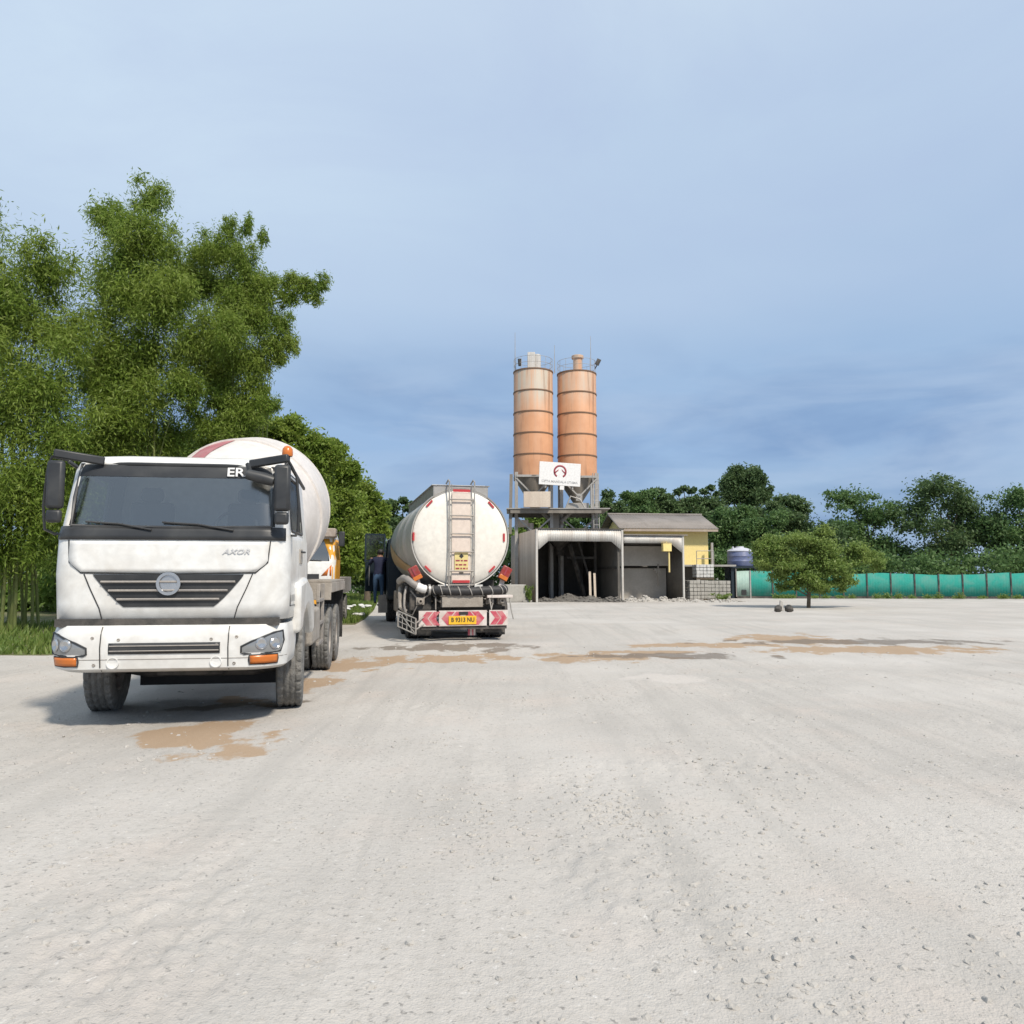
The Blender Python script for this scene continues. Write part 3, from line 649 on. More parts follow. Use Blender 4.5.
        sp.build('drum_stripe', M['redstripe'], dr, fixn=False, sharp=60)
    MB().box(-.55, .55, 1.85, 2.15, 1.05, 2.2).bar((-.6, 1.95, 1.05), (-.35, 1.95, 2.5), .1).bar((.6, 1.95, 1.05), (.35, 1.95, 2.5), .1).build('front_pedestal', M['dark'], t, bevel=.02)
    MB().bar((-.5, 6.1, 1.05), (-.62, 6.1, 2.5), .14).bar((.5, 6.1, 1.05), (.62, 6.1, 2.5), .14).bar((-.65, 6.1, 2.1), (.65, 6.1, 2.1), .12).bar((-.5, 7.3, 1.05), (-.6, 6.2, 2.3), .1).bar((.5, 7.3, 1.05), (.6, 6.2, 2.3), .1).build('rear_pedestal', M['steel'], t)
    MB().rev([(0, .55), (.5, .75), (.52, .72), (.02, .5)], (0, 7.25, 3.1), (0, .3, 1), 24, a0=0).build('feed_hopper', M['steel'], t)
    MB().prism([(-.3, 7.6, 2.5), (.3, 7.6, 2.5), (.25, 8.7, 1.5), (-.25, 8.7, 1.5)], (0, .02, .06)).build('chute', M['steel'], t)
    # beacon on a stalk behind the mirror
    be = MB().rev([(0, .055), (.02, .06), (.08, .055), (.11, .03), (.12, .001)], (1.12, .25, 2.90), (0, 0, 1), 16).build('beacon', M['orange_lens'], t)
    MB().tube([(1.12, .25, 2.78), (1.12, .25, 2.90)], .03, 8).build('beacon_base', M['black'], be)
    return t
mixer()

# ------------------------------------------------------------------ orange and white lorry behind it
def orange_truck():
    t = thing('flatbed_truck', 'white lorry with orange cab sides and a weathered visor, behind the mixer lorry', 'truck', (-5.9, 20.4, 0), R(8.4))
    Sh = Shell([(.95, .0, 1.1, .16), (1.9, .0, 1.12, .16), (2.0, .05, 1.12, .16), (2.6, .22, 1.06, .16), (2.72, .30, 1.02, .18), (2.78, .5, .9, .2)], 1.7)
    wind = lambda d, z: 1.94 < z < 2.55 and abs(d) < .93
    zs = [.95, 1.2, 1.5, 1.9, 1.94, 2.0, 2.2, 2.4, 2.55, 2.6, 2.72, 2.75, 2.78]
    Sh.skin([wind], zs).build('cab', M['white'], t, sharp=50, fixn=False, solid=.02)
    MB().box(-.98, .98, .5, 1.6, 1.0, 2.5).build('cab_lining', M['liner'], t)
    Sh.patch(-.93, .93, 1.94, 2.55, 0, 6, 24).build('windscreen', M['glass'], t, fixn=False)
    for sg in (-1, 1):
        e = MB()
        Sh.patch(lambda z: sg * (Sh.sy(.05, z) - .06), lambda z: sg * Sh.sy(1.6, z), .98, 2.56, .012, 6, 12).build('door', M['orange_paint'], t, fixn=False, sharp=60, solid=.01)
        MB().add([Sh.pt(sg * Sh.sy(y, z), z, .02) for y, z in ((.45, 2.0), (1.3, 2.0), (1.3, 2.5), (.5, 2.5))], [(0, 1, 2, 3)]).build('side_window', M['glass'], t)
        MB().add([Sh.pt(sg * a, z, .014) for a, z in ((.75, 1.55), (1.02, 1.55), (1.02, 1.85))], [(0, 1, 2)]).build('orange_flash', M['orange_lens'], t, solid=.01)
        m_ = MB().box(sg * 1.28 - .08, sg * 1.28 + .08, -.05, .05, 2.35, 2.75).build('mirror', M['black'], t, bevel=.02)
        MB().tube([(sg * 1.05, .3, 2.7), (sg * 1.28, .0, 2.72)], .015, 6).build('mirror_arm', M['black'], m_)
        MB().box(sg * .8 - .16, sg * .8 + .16, -.10, -.02, .95, 1.15).build('headlight', M['lens'], t, bevel=.02)
        wheel(t, sg * .95, 1.1, sg, Rr=.48, wd=.26)
        wheel(t, sg * .95, 5.2, sg, Rr=.48, wd=.26, dual=True)
    MB().box(-1.12, 1.12, -.02, .5, 2.60, 2.84).build('sun_visor', M['grey_beam'], t, bevel=.03)
    MB().box(-1.1, 1.1, -.08, .1, .62, .93).build('bumper', M['orange_paint'], t, bevel=.03)
    MB().patch if False else None
    MB().box(-.7, .7, -.02, .02, 1.25, 1.6).build('grille', M['black'], t)
    MB().tube([Sh.pt(.1, 2.0, .03), Sh.pt(.75, 1.96, .03)], .012, 6).build('wiper', M['black'], t)
    c = MB()
    for x in (-.4, .4): c.box(x - .05, x + .05, .5, 6.8, .75, .98)
    c.tube([(-.9, 1.1, .48), (.9, 1.1, .48)], .07).tube([(-.9, 5.2, .48), (.9, 5.2, .48)], .08)
    c.build('chassis_frame', M['dark'], t)
    MB().box(-1.12, 1.12, 1.85, 6.9, 1.0, 1.12).box(-1.12, -1.08, 1.85, 6.9, 1.12, 1.5).box(1.08, 1.12, 1.85, 6.9, 1.12, 1.5).box(-1.08, 1.08, 1.85, 1.9, 1.12, 2.1).box(-1.08, 1.08, 6.86, 6.9, 1.12, 1.5).build('load_bed', M['steel'], t, bevel=.01)
orange_truck()

# ------------------------------------------------------------------ tanker lorry
TX, TY, TR = -1.26, 18.55, R(13.5)
def tanker():
    t = thing('tanker_truck', 'tanker lorry with a round cream tank end, seen from behind in mid yard', 'tanker truck', (TX, TY, 0), TR)
    zc, r = 2.49, 1.215
    tank = MB().rev([(.0, r - .03), (-.015, r), (.06, r + .012), (.10, r + .012), (.12, r), (2.05, r), (2.07, r + .012), (2.13, r + .012), (2.15, r), (4.1, r), (4.12, r + .012), (4.18, r + .012), (4.2, r), (6.2, r), (6.35, r * .97), (6.5, r * .7), (6.55, .01)], (0, 0, zc), (0, 1, 0), 80).build('tank', M['tankside'], t, sharp=40)
    end = MB().rev([(.02, r - .04), (-.02, r * .93), (-.06, r * .75), (-.085, r * .4), (-.09, .001)], (0, 0, zc), (0, 1, 0), 80).build('tank_end', M['cream'], tank, sharp=60)
    # curved tan band along each side of the tank
    for sg in (-1, 1):
        vs = []; rows = 16; cols = 5
        for i in range(rows + 1):
            y = 1.9 + 4.2 * i / rows; c0 = -38 + 26 * (i / rows) ** 1.5; wdt = 10 + 22 * i / rows
            for j in range(cols + 1):
                a = R(c0 - wdt / 2 + wdt * j / cols)
                vs.append((sg * (r + .018) * math.cos(a), y, zc + (r + .018) * math.sin(a)))
        MB().add(vs, [(i * (cols + 1) + j, i * (cols + 1) + j + 1, (i + 1) * (cols + 1) + j + 1, (i + 1) * (cols + 1) + j) for i in range(rows) for j in range(cols)]).build('side_stripe', M['tan'], tank, fixn=False, sharp=60)
    # top spill box and hatches
    wk = MB()
    for x in (-.68, .66): wk.box(x, x + .02, .0, 5.9, zc + 1.0, zc + 1.27)
    wk.box(-.66, .66, .0, .02, zc + .98, zc + 1.268).box(-.66, .66, 5.86, 5.88, zc + .98, zc + 1.268).box(-.66, .66, .02, 5.86, zc + 1.20, zc + 1.215)
    wk.box(-.72, -.60, -.02, 5.92, zc + 1.27, zc + 1.29).box(.60, .72, -.02, 5.92, zc + 1.27, zc + 1.29).box(-.60, .60, -.02, .05, zc + 1.27, zc + 1.29)
    wk = wk.build('spill_box', M['alu'], t, bevel=.004)
    for y in (1.4, 3.1, 4.8): MB().rev([(0, .28), (.1, .28), (.14, .22), (.15, .001)], (0, y, zc + 1.21), (0, 0, 1), 24).build('hatch', M['alu'], wk)
    # ladder
    la = MB()
    for x in (-.31, .31):
        la.tube([(x, .35, zc + 1.36), (x, .0, zc + 1.42), (x, -.17, zc + 1.36), (x, -.17, zc - 1.16)], .02, 8)
    lad = la.build('ladder', M['rail'], t)
    for x in (-.25, .25): MB().tube([(x, -.15, zc + 1.3), (x, -.15, zc - 1.12)], .009, 6).build('ladder_stay', M['rail'], lad)
    for v in (500, 516, 534, 552, 571, 585):
        z = at(461, v, 18.5).z
        MB().tube([(-.31, -.17, z), (.31, -.17, z)], .017, 8).build('rung', M['steel'], lad)
    for z in (zc + .9, zc + .3, zc - .3, zc - .95):
        for x in (-.31, .31): MB().tube([(x, -.17, z), (x, -.06, z)], .014, 6).build('ladder_bracket', M['rail'], lad)
    MB().box(-.23, .23, -.105, -.095, zc - 1.08, zc + 1.10).build('ladder_backing', M['pinkpanel'], tank)
    # reflectors
    for px, v, ang in ((430, 504, -42), (415, 537, 0), (429, 569, 45), (491, 504, 42), (504, 537, 0), (492, 569, -45)):
        lx = (px - 461) / 39.8; lz = at(px, v, 18.5).z
        rr = math.hypot(lx, lz - zc)
        y = -.035 - .03 * max(0, 1 - rr / r)
        MB().box(lx - .022, lx + .022, y - .02, y + .03, lz - .10, lz + .10, Matrix.Rotation(R(-ang), 3, 'Y')).build('reflector', M['reflector'], tank)
    for v in (491, 581.5):
        z = at(461, v, 18.5).z
        MB().box(-.21, .21, -.125, -.108, z - .032, z + .032).build('reflector', M['reflector'], tank)
    z = at(461, 561.5, 18.5).z
    pl = MB().box(-.165, .165, -.13, -.118, z - .22, z + .22).build('warning_placard', M['placard'], tank)
    MB().prism([(-.0, -.131, z + .19), (-.06, -.131, z + .13), (0, -.131, z + .07), (.06, -.131, z + .13)], (0, -.004, 0)).build('symbol', M['ink'], pl)
    for dz, ws in ((.02, (.10, .05, .09)), (-.08, (.05, .09, .07)), (-.17, (.09, .04, .06, .03))):
        x = -.14
        for q in ws: MB().box(x, x + q, -.134, -.131, z + dz - .018, z + dz + .018).build('print', M['inkred'], pl); x += q + .025
    pass
    MB().box(-.05, .05, -.14, -.11, z - .29, z - .26).build('latch', M['ink'], tank)
    # chassis and cradle
    ch = MB()
    for x in (-.42, .42): ch.box(x - .05, x + .05, .0, 9.2, .85, 1.12)
    for y in (.6, 2.4, 4.3, 6.1): ch.box(-.95, .95, y - .08, y + .08, 1.12, 1.45)
    ch.box(-.95, .95, .1, 6.3, 1.12, 1.22).box(-1.1, 1.1, .25, .5, .55, 1.2)
    ch.build('chassis_frame', M['dark'], t)
    for x in (-.45, .45): MB().box(x - .10, x + .10, -.02, .04, 1.19, 1.34).build('cradle_pad', M['white'], t)
    MB().box(-.48, .52, -.22, .05, .80, 1.06).box(-.52, .56, -.24, .07, 1.06, 1.09).build('rear_crossmember', M['duststeel'], t, bevel=.015)
    # chevron boards
    def chev(x0, x1, arrows, nm, y=-.30):
        z0, z1 = .36, .73
        b = MB().box(x0, x1, y, y + .03, z0, z1).build(nm, M['chevwhite'], t, bevel=.004)
        q = MB(); zm = (z0 + z1) / 2; h = (z1 - z0) / 2 - .025
        for xa, d, wd, tip in arrows:
            q.prism([(xa, y - .006, zm - h), (xa + d * tip, y - .006, zm), (xa, y - .006, zm + h), (xa - d * wd, y - .006, zm + h), (xa - d * (wd - tip), y - .006, zm), (xa - d * wd, y - .006, zm - h)], (0, .004, 0))
        q.build('arrow', M['chevred'], b)
        return b
    chev(-1.04, -.62, [(-.86, -1, .155, .13), (-.68, -1, .15, .13), (-.63, -1, .02, .012)], 'chevron_board')
    cb = chev(-.56, .60, [(-.36, -1, .18, .14), (-.15, -1, .18, .14), (.40, 1, .18, .14), (.19, 1, .18, .14)], 'chevron_board')
    chev(.66, 1.12, [(.82, 1, .14, .12), (.98, 1, .14, .12)], 'chevron_board')
    MB().box(-.08, .14, -.32, -.304, .63, .70).build('plate_lamp', M['ink'], t)
    np_ = MB().box(-.33, .34, -.325, -.312, .40, .60).build('number_plate', M['yellowplate'], t, bevel=.004)
    text('number', 'B 9313 NU', .145, M['ink'], np_, (.01, -.328, .505), squash=.85)
    # tail lamps on angled brackets
    for sg in (-1, 1):
        x = sg * 1.10; Rt = Matrix.Rotation(R(sg * 28), 3, 'Y'); c = (x, -.08, 1.60)
        tl = MB().box(x - .12, x + .12, -.10, .02, 1.44, 1.79, Rt, c).build('tail_light', M['red_lens'], t, bevel=.02)
        MB().box(x - .11, x + .11, -.125, -.105, 1.45, 1.55, Rt, c).build('amber_lens', M['orange_lens'], tl, bevel=.008)
        MB().box(x - .035, x - .0, -.12, -.104, 1.57, 1.76, Rt, c).build('lens_rib', M['inkred'], tl)
        MB().bar((sg * 1.0, .0, 1.25), (sg * 1.12, .0, 1.7), .12, .04).build('lamp_bracket', M['chevwhite'], t)
        MB().box(sg * .92 - .25, sg * .92 + .25, .22, .25, .10, .80).build('mudflap', M['tyredark'], t, bevel=.01)
        for y in (.95, 2.3): wheel(t, sg * 1.08, y, sg, 'tyredark', 'dark', Rr=.52, wd=.27, dual=True)
        wheel(t, sg * 1.05, 7.9, sg, 'tyredark', 'dark', Rr=.52, wd=.3)
        gd = MB(); pts = []
        for k in range(13):
            a = R(180 - 15 * k); pts.append((1.6 + 1.30 * math.cos(a), .52 + .68 * math.sin(a) if 0 < a < math.pi else .52))
        o = [(sg * .80, 1.62 + (1.36) * math.cos(R(180 - 15 * k)), .50 + .72 * abs(math.sin(R(180 - 15 * k))) ** .6) for k in range(13)]
        vs = o + [(sg * 1.25, p[1], p[2]) for p in o]
        gd.add(vs, [(k, k + 1, 14 + k, 13 + k) for k in range(12)]).build('mudguard', M['dark'], t, solid=.02, fixn=False)
        MB().box(sg * 1.0 - .2, sg * 1.0 + .2, 3.4, 5.0, .5, 1.1).build('side_locker', M['duststeel'], t, bevel=.03)
    # black ribbed hose across the tail with paler bands, grey delivery pipe at the left
    hs = MB(); pts = [(-.72, -.10, 1.22), (-.5, -.2, 1.21), (-.2, -.22, 1.19), (.2, -.22, 1.18), (.6, -.2, 1.20), (.95, -.14, 1.21), (1.12, -.05, 1.22)]
    fine = []
    for a, b in zip(pts, pts[1:]):
        for k in range(6): fine.append(tuple(a[i] + (b[i] - a[i]) * k / 6 for i in range(3)))
    fine.append(pts[-1])
    ho = hs.tube(fine, [.112 if k % 2 else .10 for k in range(len(fine))], 14).build('hose', M['hose'], t, sharp=60)
    for k in range(2, len(fine) - 2, 4):
        p = Vector(fine[k]); q = Vector(fine[k + 1]); d = (q - p).normalized()
        MB().rev([(-.012, .117), (.012, .117)], p, (d + Vector((0, 0, .35))).normalized(), 16).build('hose_band', M['hoseband'], ho, solid=.006)
    pp = MB().tube([(-1.42, .6, 1.42), (-1.36, .2, 1.50), (-1.28, .0, 1.48), (-1.15, -.1, 1.36), (-1.0, -.14, 1.27), (-.84, -.13, 1.23)], .085, 12).build('delivery_pipe', M['steel'], t, sharp=60)
    MB().tube([(-1.07, -.128, 1.31), (-.93, -.138, 1.245), (-.86, -.133, 1.235)], .10, 12).build('pipe_sleeve', M['signwhite'], pp)
    MB().rev([(0, .13), (.05, .13), (.06, .09), (.12, .09)], (-.80, -.12, 1.225), (1, 0, 0), 16).build('coupling', M['alu'], pp)
    # clutter at the left: valve box, brackets and the hanging rack
    MB().box(-1.22, -.70, .02, .22, .72, 1.12).box(-1.38, -1.2, .35, 2.0, .95, 1.35).build('valve_box', M['dark'], t, bevel=.02)
    MB().tube([(-1.3, .1, 1.3), (-1.35, .0, 1.1), (-1.36, .0, .85), (-1.3, .0, .6)], .03).tube([(-1.2, .05, 1.2), (-1.0, -.05, .95), (-.75, -.05, 1.12)], .02).tube([(-.62, -.1, 1.3), (-.62, -.15, .75)], .016).build('valve_pipes', M['steel'], t)
    MB().tube([(-1.40, .6, 1.25), (-1.45, .2, 1.1), (-1.44, .1, .8), (-1.3, .1, .7)], .05, 8).build('side_hose', M['duststeel'], t)
    rk = MB(); A = Vector((-1.50, -.02, .72)); Bv = Vector((-1.13, -.50, .56))
    hgt = Vector((0, 0, -.36))
    for q in (0, 1): rk.tube([A + hgt * q, Bv + hgt * q], .016, 6)
    for q in (0, .25, .5, .75, 1): rk.tube([A.lerp(Bv, q), A.lerp(Bv, q) + hgt], .011 if 0 < q < 1 else .02, 6)
    for q in (.33, .66): rk.tube([A + hgt * q, Bv + hgt * q], .011, 6)
    rk.tube([A, Bv + hgt], .012, 6).tube([Bv + hgt * .3, (-.9, -.28, .6)], .016, 6).tube([Bv + hgt * .7, (-.9, -.28, .42)], .016, 6)
    rk.build('hanging_rack', M['rail'], t)
    q = random.Random(5)
    for k in range(9):
        x = q.uniform(-1.15, 1.1); z = q.uniform(.8, 1.25); a = (x, q.uniform(-.12, .05), z); b_ = (x + q.uniform(-.35, .35), -.1, z - q.uniform(.05, .35)); m_ = ((a[0] + b_[0]) / 2, -.16, min(a[2], b_[2]) - .06)
        MB().tube([a, m_, b_], q.choice((.012, .018, .026)), 6).build('air_line', M[q.choice(('dark', 'steel', 'hose'))], t)
    for x in (-.98, .72, 1.02): MB().box(x - .1, x + .1, -.08, .1, .86, 1.04).rev([(0, .07), (.06, .07), (.07, .03)], (x, -.08, .95), (0, -1, 0), 14).build('valve', M['duststeel'], t, bevel=.01)
    MB().tube([(-1.05, .2, .80), (1.05, .2, .80)], .13, 14).build('air_tank', M['dark'], t)
    MB().box(.62, 1.26, -.24, .05, 1.02, 1.09).build('rear_shelf', M['chevwhite'], t, bevel=.01)
    MB().tube([(.68, -.2, 1.05), (.72, -.26, .75)], .016, 6).tube([(.74, -.2, 1.3), (.74, -.24, 1.02)], .016, 6).tube([(1.18, -.2, 1.05), (1.22, -.22, .75), (1.28, -.22, .5)], .016, 6).build('shelf_stay', M['rail'], t)
    MB().box(.25, 1.10, -.02, .02, .18, .40).box(-1.1, 1.1, -.26, -.14, .28, .36).build('underrun_bar', M['dark'], t)
    for k, m_ in enumerate(('chevred', 'chevwhite', 'chevred', 'chevwhite')):
        MB().box(.18 + k * .045, .225 + k * .045, -.10, -.06, .12, .30).build('marker_plate', M[m_], t)
    # cab, dark, with its nearside door swung open
    Sh = Shell([(.75, 0, 1.22, .2), (2.0, .0, 1.23, .2), (2.75, .12, 1.15, .2), (2.9, .3, 1.0, .25)], 1.9)
    cb_ = Sh.skin([lambda d, z: d > 0 and z > 2.0 and Sh.sy(.4, z) < d < Sh.sy(1.3, z), lambda d, z: d > 0 and z > .9 and z < 2.6 and Sh.sy(.35, z) < d < Sh.sy(1.35, z)], [.75, .9, 1.2, 1.6, 2.0, 2.3, 2.6, 2.75, 2.83, 2.9])
    cb_.v = [(-p[0], 9.0 - p[1], p[2]) for p in cb_.v]
    cb_.build('cab', M['cabdark'], t, fixn=False, sharp=50, solid=.03)
    MB().box(-1.1, 1.1, 8.6, 8.95, 1.0, 1.9).box(-1.0, -.4, 7.3, 7.9, 1.0, 1.75).box(.3, 1.0, 7.3, 7.9, 1.0, 1.75).box(-1.0, -.4, 7.15, 7.3, 1.6, 2.4).build('cab_interior', M['liner'], t, bevel=.03)
    H = Vector((-1.24, 8.62, 0)); dd = Vector((-.78, -.16, 0)).normalized(); Wd = .68
    P = lambda a, z: H + dd * a * Wd + Vector((0, 0, z))
    do = MB()
    do.prism([P(0, 1.0), P(1, 1.0), P(1, 2.02), P(0, 2.02)], (0, .06, 0))
    for a, b, z in (((0, 2.02), (0, 2.98), 0), ((1, 2.02), (1, 2.98), 0), ((0, 2.98), (1, 2.98), 0), ((.0, 2.06), (1, 2.06), 0)):
        do.bar(P(*a) + Vector((0, .03, 0)), P(*b) + Vector((0, .03, 0)), .06, .06)
    do = do.build('cab_door', M['cabdark'], t)
    MB().prism([P(.04, 2.09), P(.96, 2.09), P(.96, 2.95), P(.04, 2.95)], (0, .01, 0)).build('door_window', M['glass'], do, loc=(0, .03, 0))
    MB().tube([P(.8, 1.2) + Vector((0, -.05, 0)), P(.8, 1.9) + Vector((0, -.05, 0))], .015).build('grab_handle', M['alu'], do)
    MB().box(-1.5, -1.15, 7.65, 8.3, .52, .57).box(-1.4, -1.15, 7.7, 8.25, .85, .9).box(-1.5, -1.15, 7.62, 7.65, .3, .9).build('cab_steps', M['steel'], t)
    MB().rev([(0, .05), (.1, .05), (.14, .001)], (-.7, 7.9, 2.93), (0, 0, 1), 12).build('beacon', M['red_lens'], t)
tanker()

# ------------------------------------------------------------------ person
def person():
    ca, sa = math.cos(TR), math.sin(TR)
    lx, ly = -1.50, 7.72
    t_loc = (TX + lx * ca - ly * sa, TY + lx * sa + ly * ca, .58)
    J = {}
    V = []; E = []; Rv = []
    def v(n, p, r, par=None):
        J[n] = len(V); V.append(p); Rv.append(r if isinstance(r, tuple) else (r, r))
        if par is not None: E.append((J[par], J[n]))
    v('pel', (0, 0, .93), (.155, .115)); v('waist', (0, .02, 1.08), (.14, .10), 'pel'); v('chest', (.01, .05, 1.28), (.165, .115), 'waist'); v('up', (.02, .07, 1.42), (.13, .095), 'chest')
    v('neck', (.03, .09, 1.50), .055, 'up'); v('jaw', (.035, .12, 1.56), .07, 'neck'); v('head', (.04, .12, 1.64), (.085, .098), 'jaw'); v('crown', (.04, .11, 1.70), .07, 'head')
    for s, nm in ((-1, 'l'), (1, 'r')):
        v('sh' + nm, (s * .17 + .015, .08, 1.42), .065, 'up')
        if s > 0:
            v('el' + nm, (.36, .22, 1.30), .046, 'sh' + nm); v('wr' + nm, (.46, .44, 1.40), .032, 'el' + nm)
            v('pa' + nm, (.49, .52, 1.42), (.038, .022), 'wr' + nm); hb, hd = Vector((.50, .56, 1.425)), Vector((.25, .9, .1)).normalized()
        else:
            v('el' + nm, (-.30, .20, 1.28), .046, 'sh' + nm); v('wr' + nm, (-.30, .44, 1.42), .032, 'el' + nm)
            v('pa' + nm, (-.30, .52, 1.45), (.038, .022), 'wr' + nm); hb, hd = Vector((-.30, .56, 1.465)), Vector((0, .95, .3)).normalized()
        for k in range(4):
            o = (k - 1.5) * .019; L = (.065, .078, .072, .055)[k]
            b = hb + Vector((o, 0, 0)); m = b + hd * L * .55; e = m + (hd + Vector((0, 0, -.9))).normalized() * L * .5
            v(f'f{k}a' + nm, tuple(b), .010, 'pa' + nm); v(f'f{k}b' + nm, tuple(m), .009, f'f{k}a' + nm); v(f'f{k}c' + nm, tuple(e), .008, f'f{k}b' + nm)
        tb = Vector(V[J['pa' + nm]]) + Vector((-s * .035, .01, -.01)); v('t1' + nm, tuple(tb), .011, 'pa' + nm); v('t2' + nm, tuple(tb + Vector((-s * .02, .04, -.01))), .009, 't1' + nm)
        v('hip' + nm, (s * .09, 0, .86), .095, 'pel')
        kx, ky = (-.10, .05) if s < 0 else (.10, .10)
        v('kn' + nm, (kx, ky, .48), .062, 'hip' + nm)
        fy = .0 if s < 0 else .04
        v('an' + nm, (s * .095, fy, .09), .042, 'kn' + nm); v('to' + nm, (s * .11, fy + .17, .04), .036, 'an' + nm)
    me = bpy.data.meshes.new('sk'); me.from_pydata(V, E, []); o = bpy.data.objects.new('sk', me); C.objects.link(o)
    md = o.modifiers.new('skin', 'SKIN'); md.use_smooth_shade = True; sv = me.skin_vertices[0].data
    for i, r in enumerate(Rv): sv[i].radius = r
    sv[0].use_root = True
    sb = o.modifiers.new('s', 'SUBSURF'); sb.levels = 2; sb.render_levels = 2
    bpy.context.view_layer.update()
    m2 = bpy.data.meshes.new_from_object(o.evaluated_get(bpy.context.evaluated_depsgraph_get())); bpy.data.objects.remove(o)
    m2.name = 'person'; m2.materials.clear()
    for k in ('navy', 'jeans', 'skin', 'shoe'): m2.materials.append(M[k])
    for p in m2.polygons:
        c = p.center; arm = abs(c.x) > .2 and c.z > 1.1
        p.material_index = 3 if c.z < .075 else 1 if c.z < .95 else 2 if (c.z > 1.50 or (arm and c.y > .46)) else 0
        p.use_smooth = True
    t = bpy.data.objects.new('person', m2); C.objects.link(t); t.location = t_loc; t.rotation_euler = (0, 0, TR - R(12))
    t.scale = (1.1, 1.07, 1.07)
    tag(t, 'person in navy shirt and blue jeans on the step at the open cab door', 'person')
    MB().rev([(-.07, .06), (-.05, .094), (0, .104), (.05, .09), (.085, .05), (.095, .001)], (.04, .105, 1.655), (0, -.15, 1), 20).build('hair', M['hair'], t, sharp=80)
    for s in (-1, 1): MB().rev([(-.01, .001), (-.008, .022), (.01, .022), (.012, .001)], (.04 + s * .092, .13, 1.625), (s, 0, 0), 10).build('ear', M['skin'], t)
person()

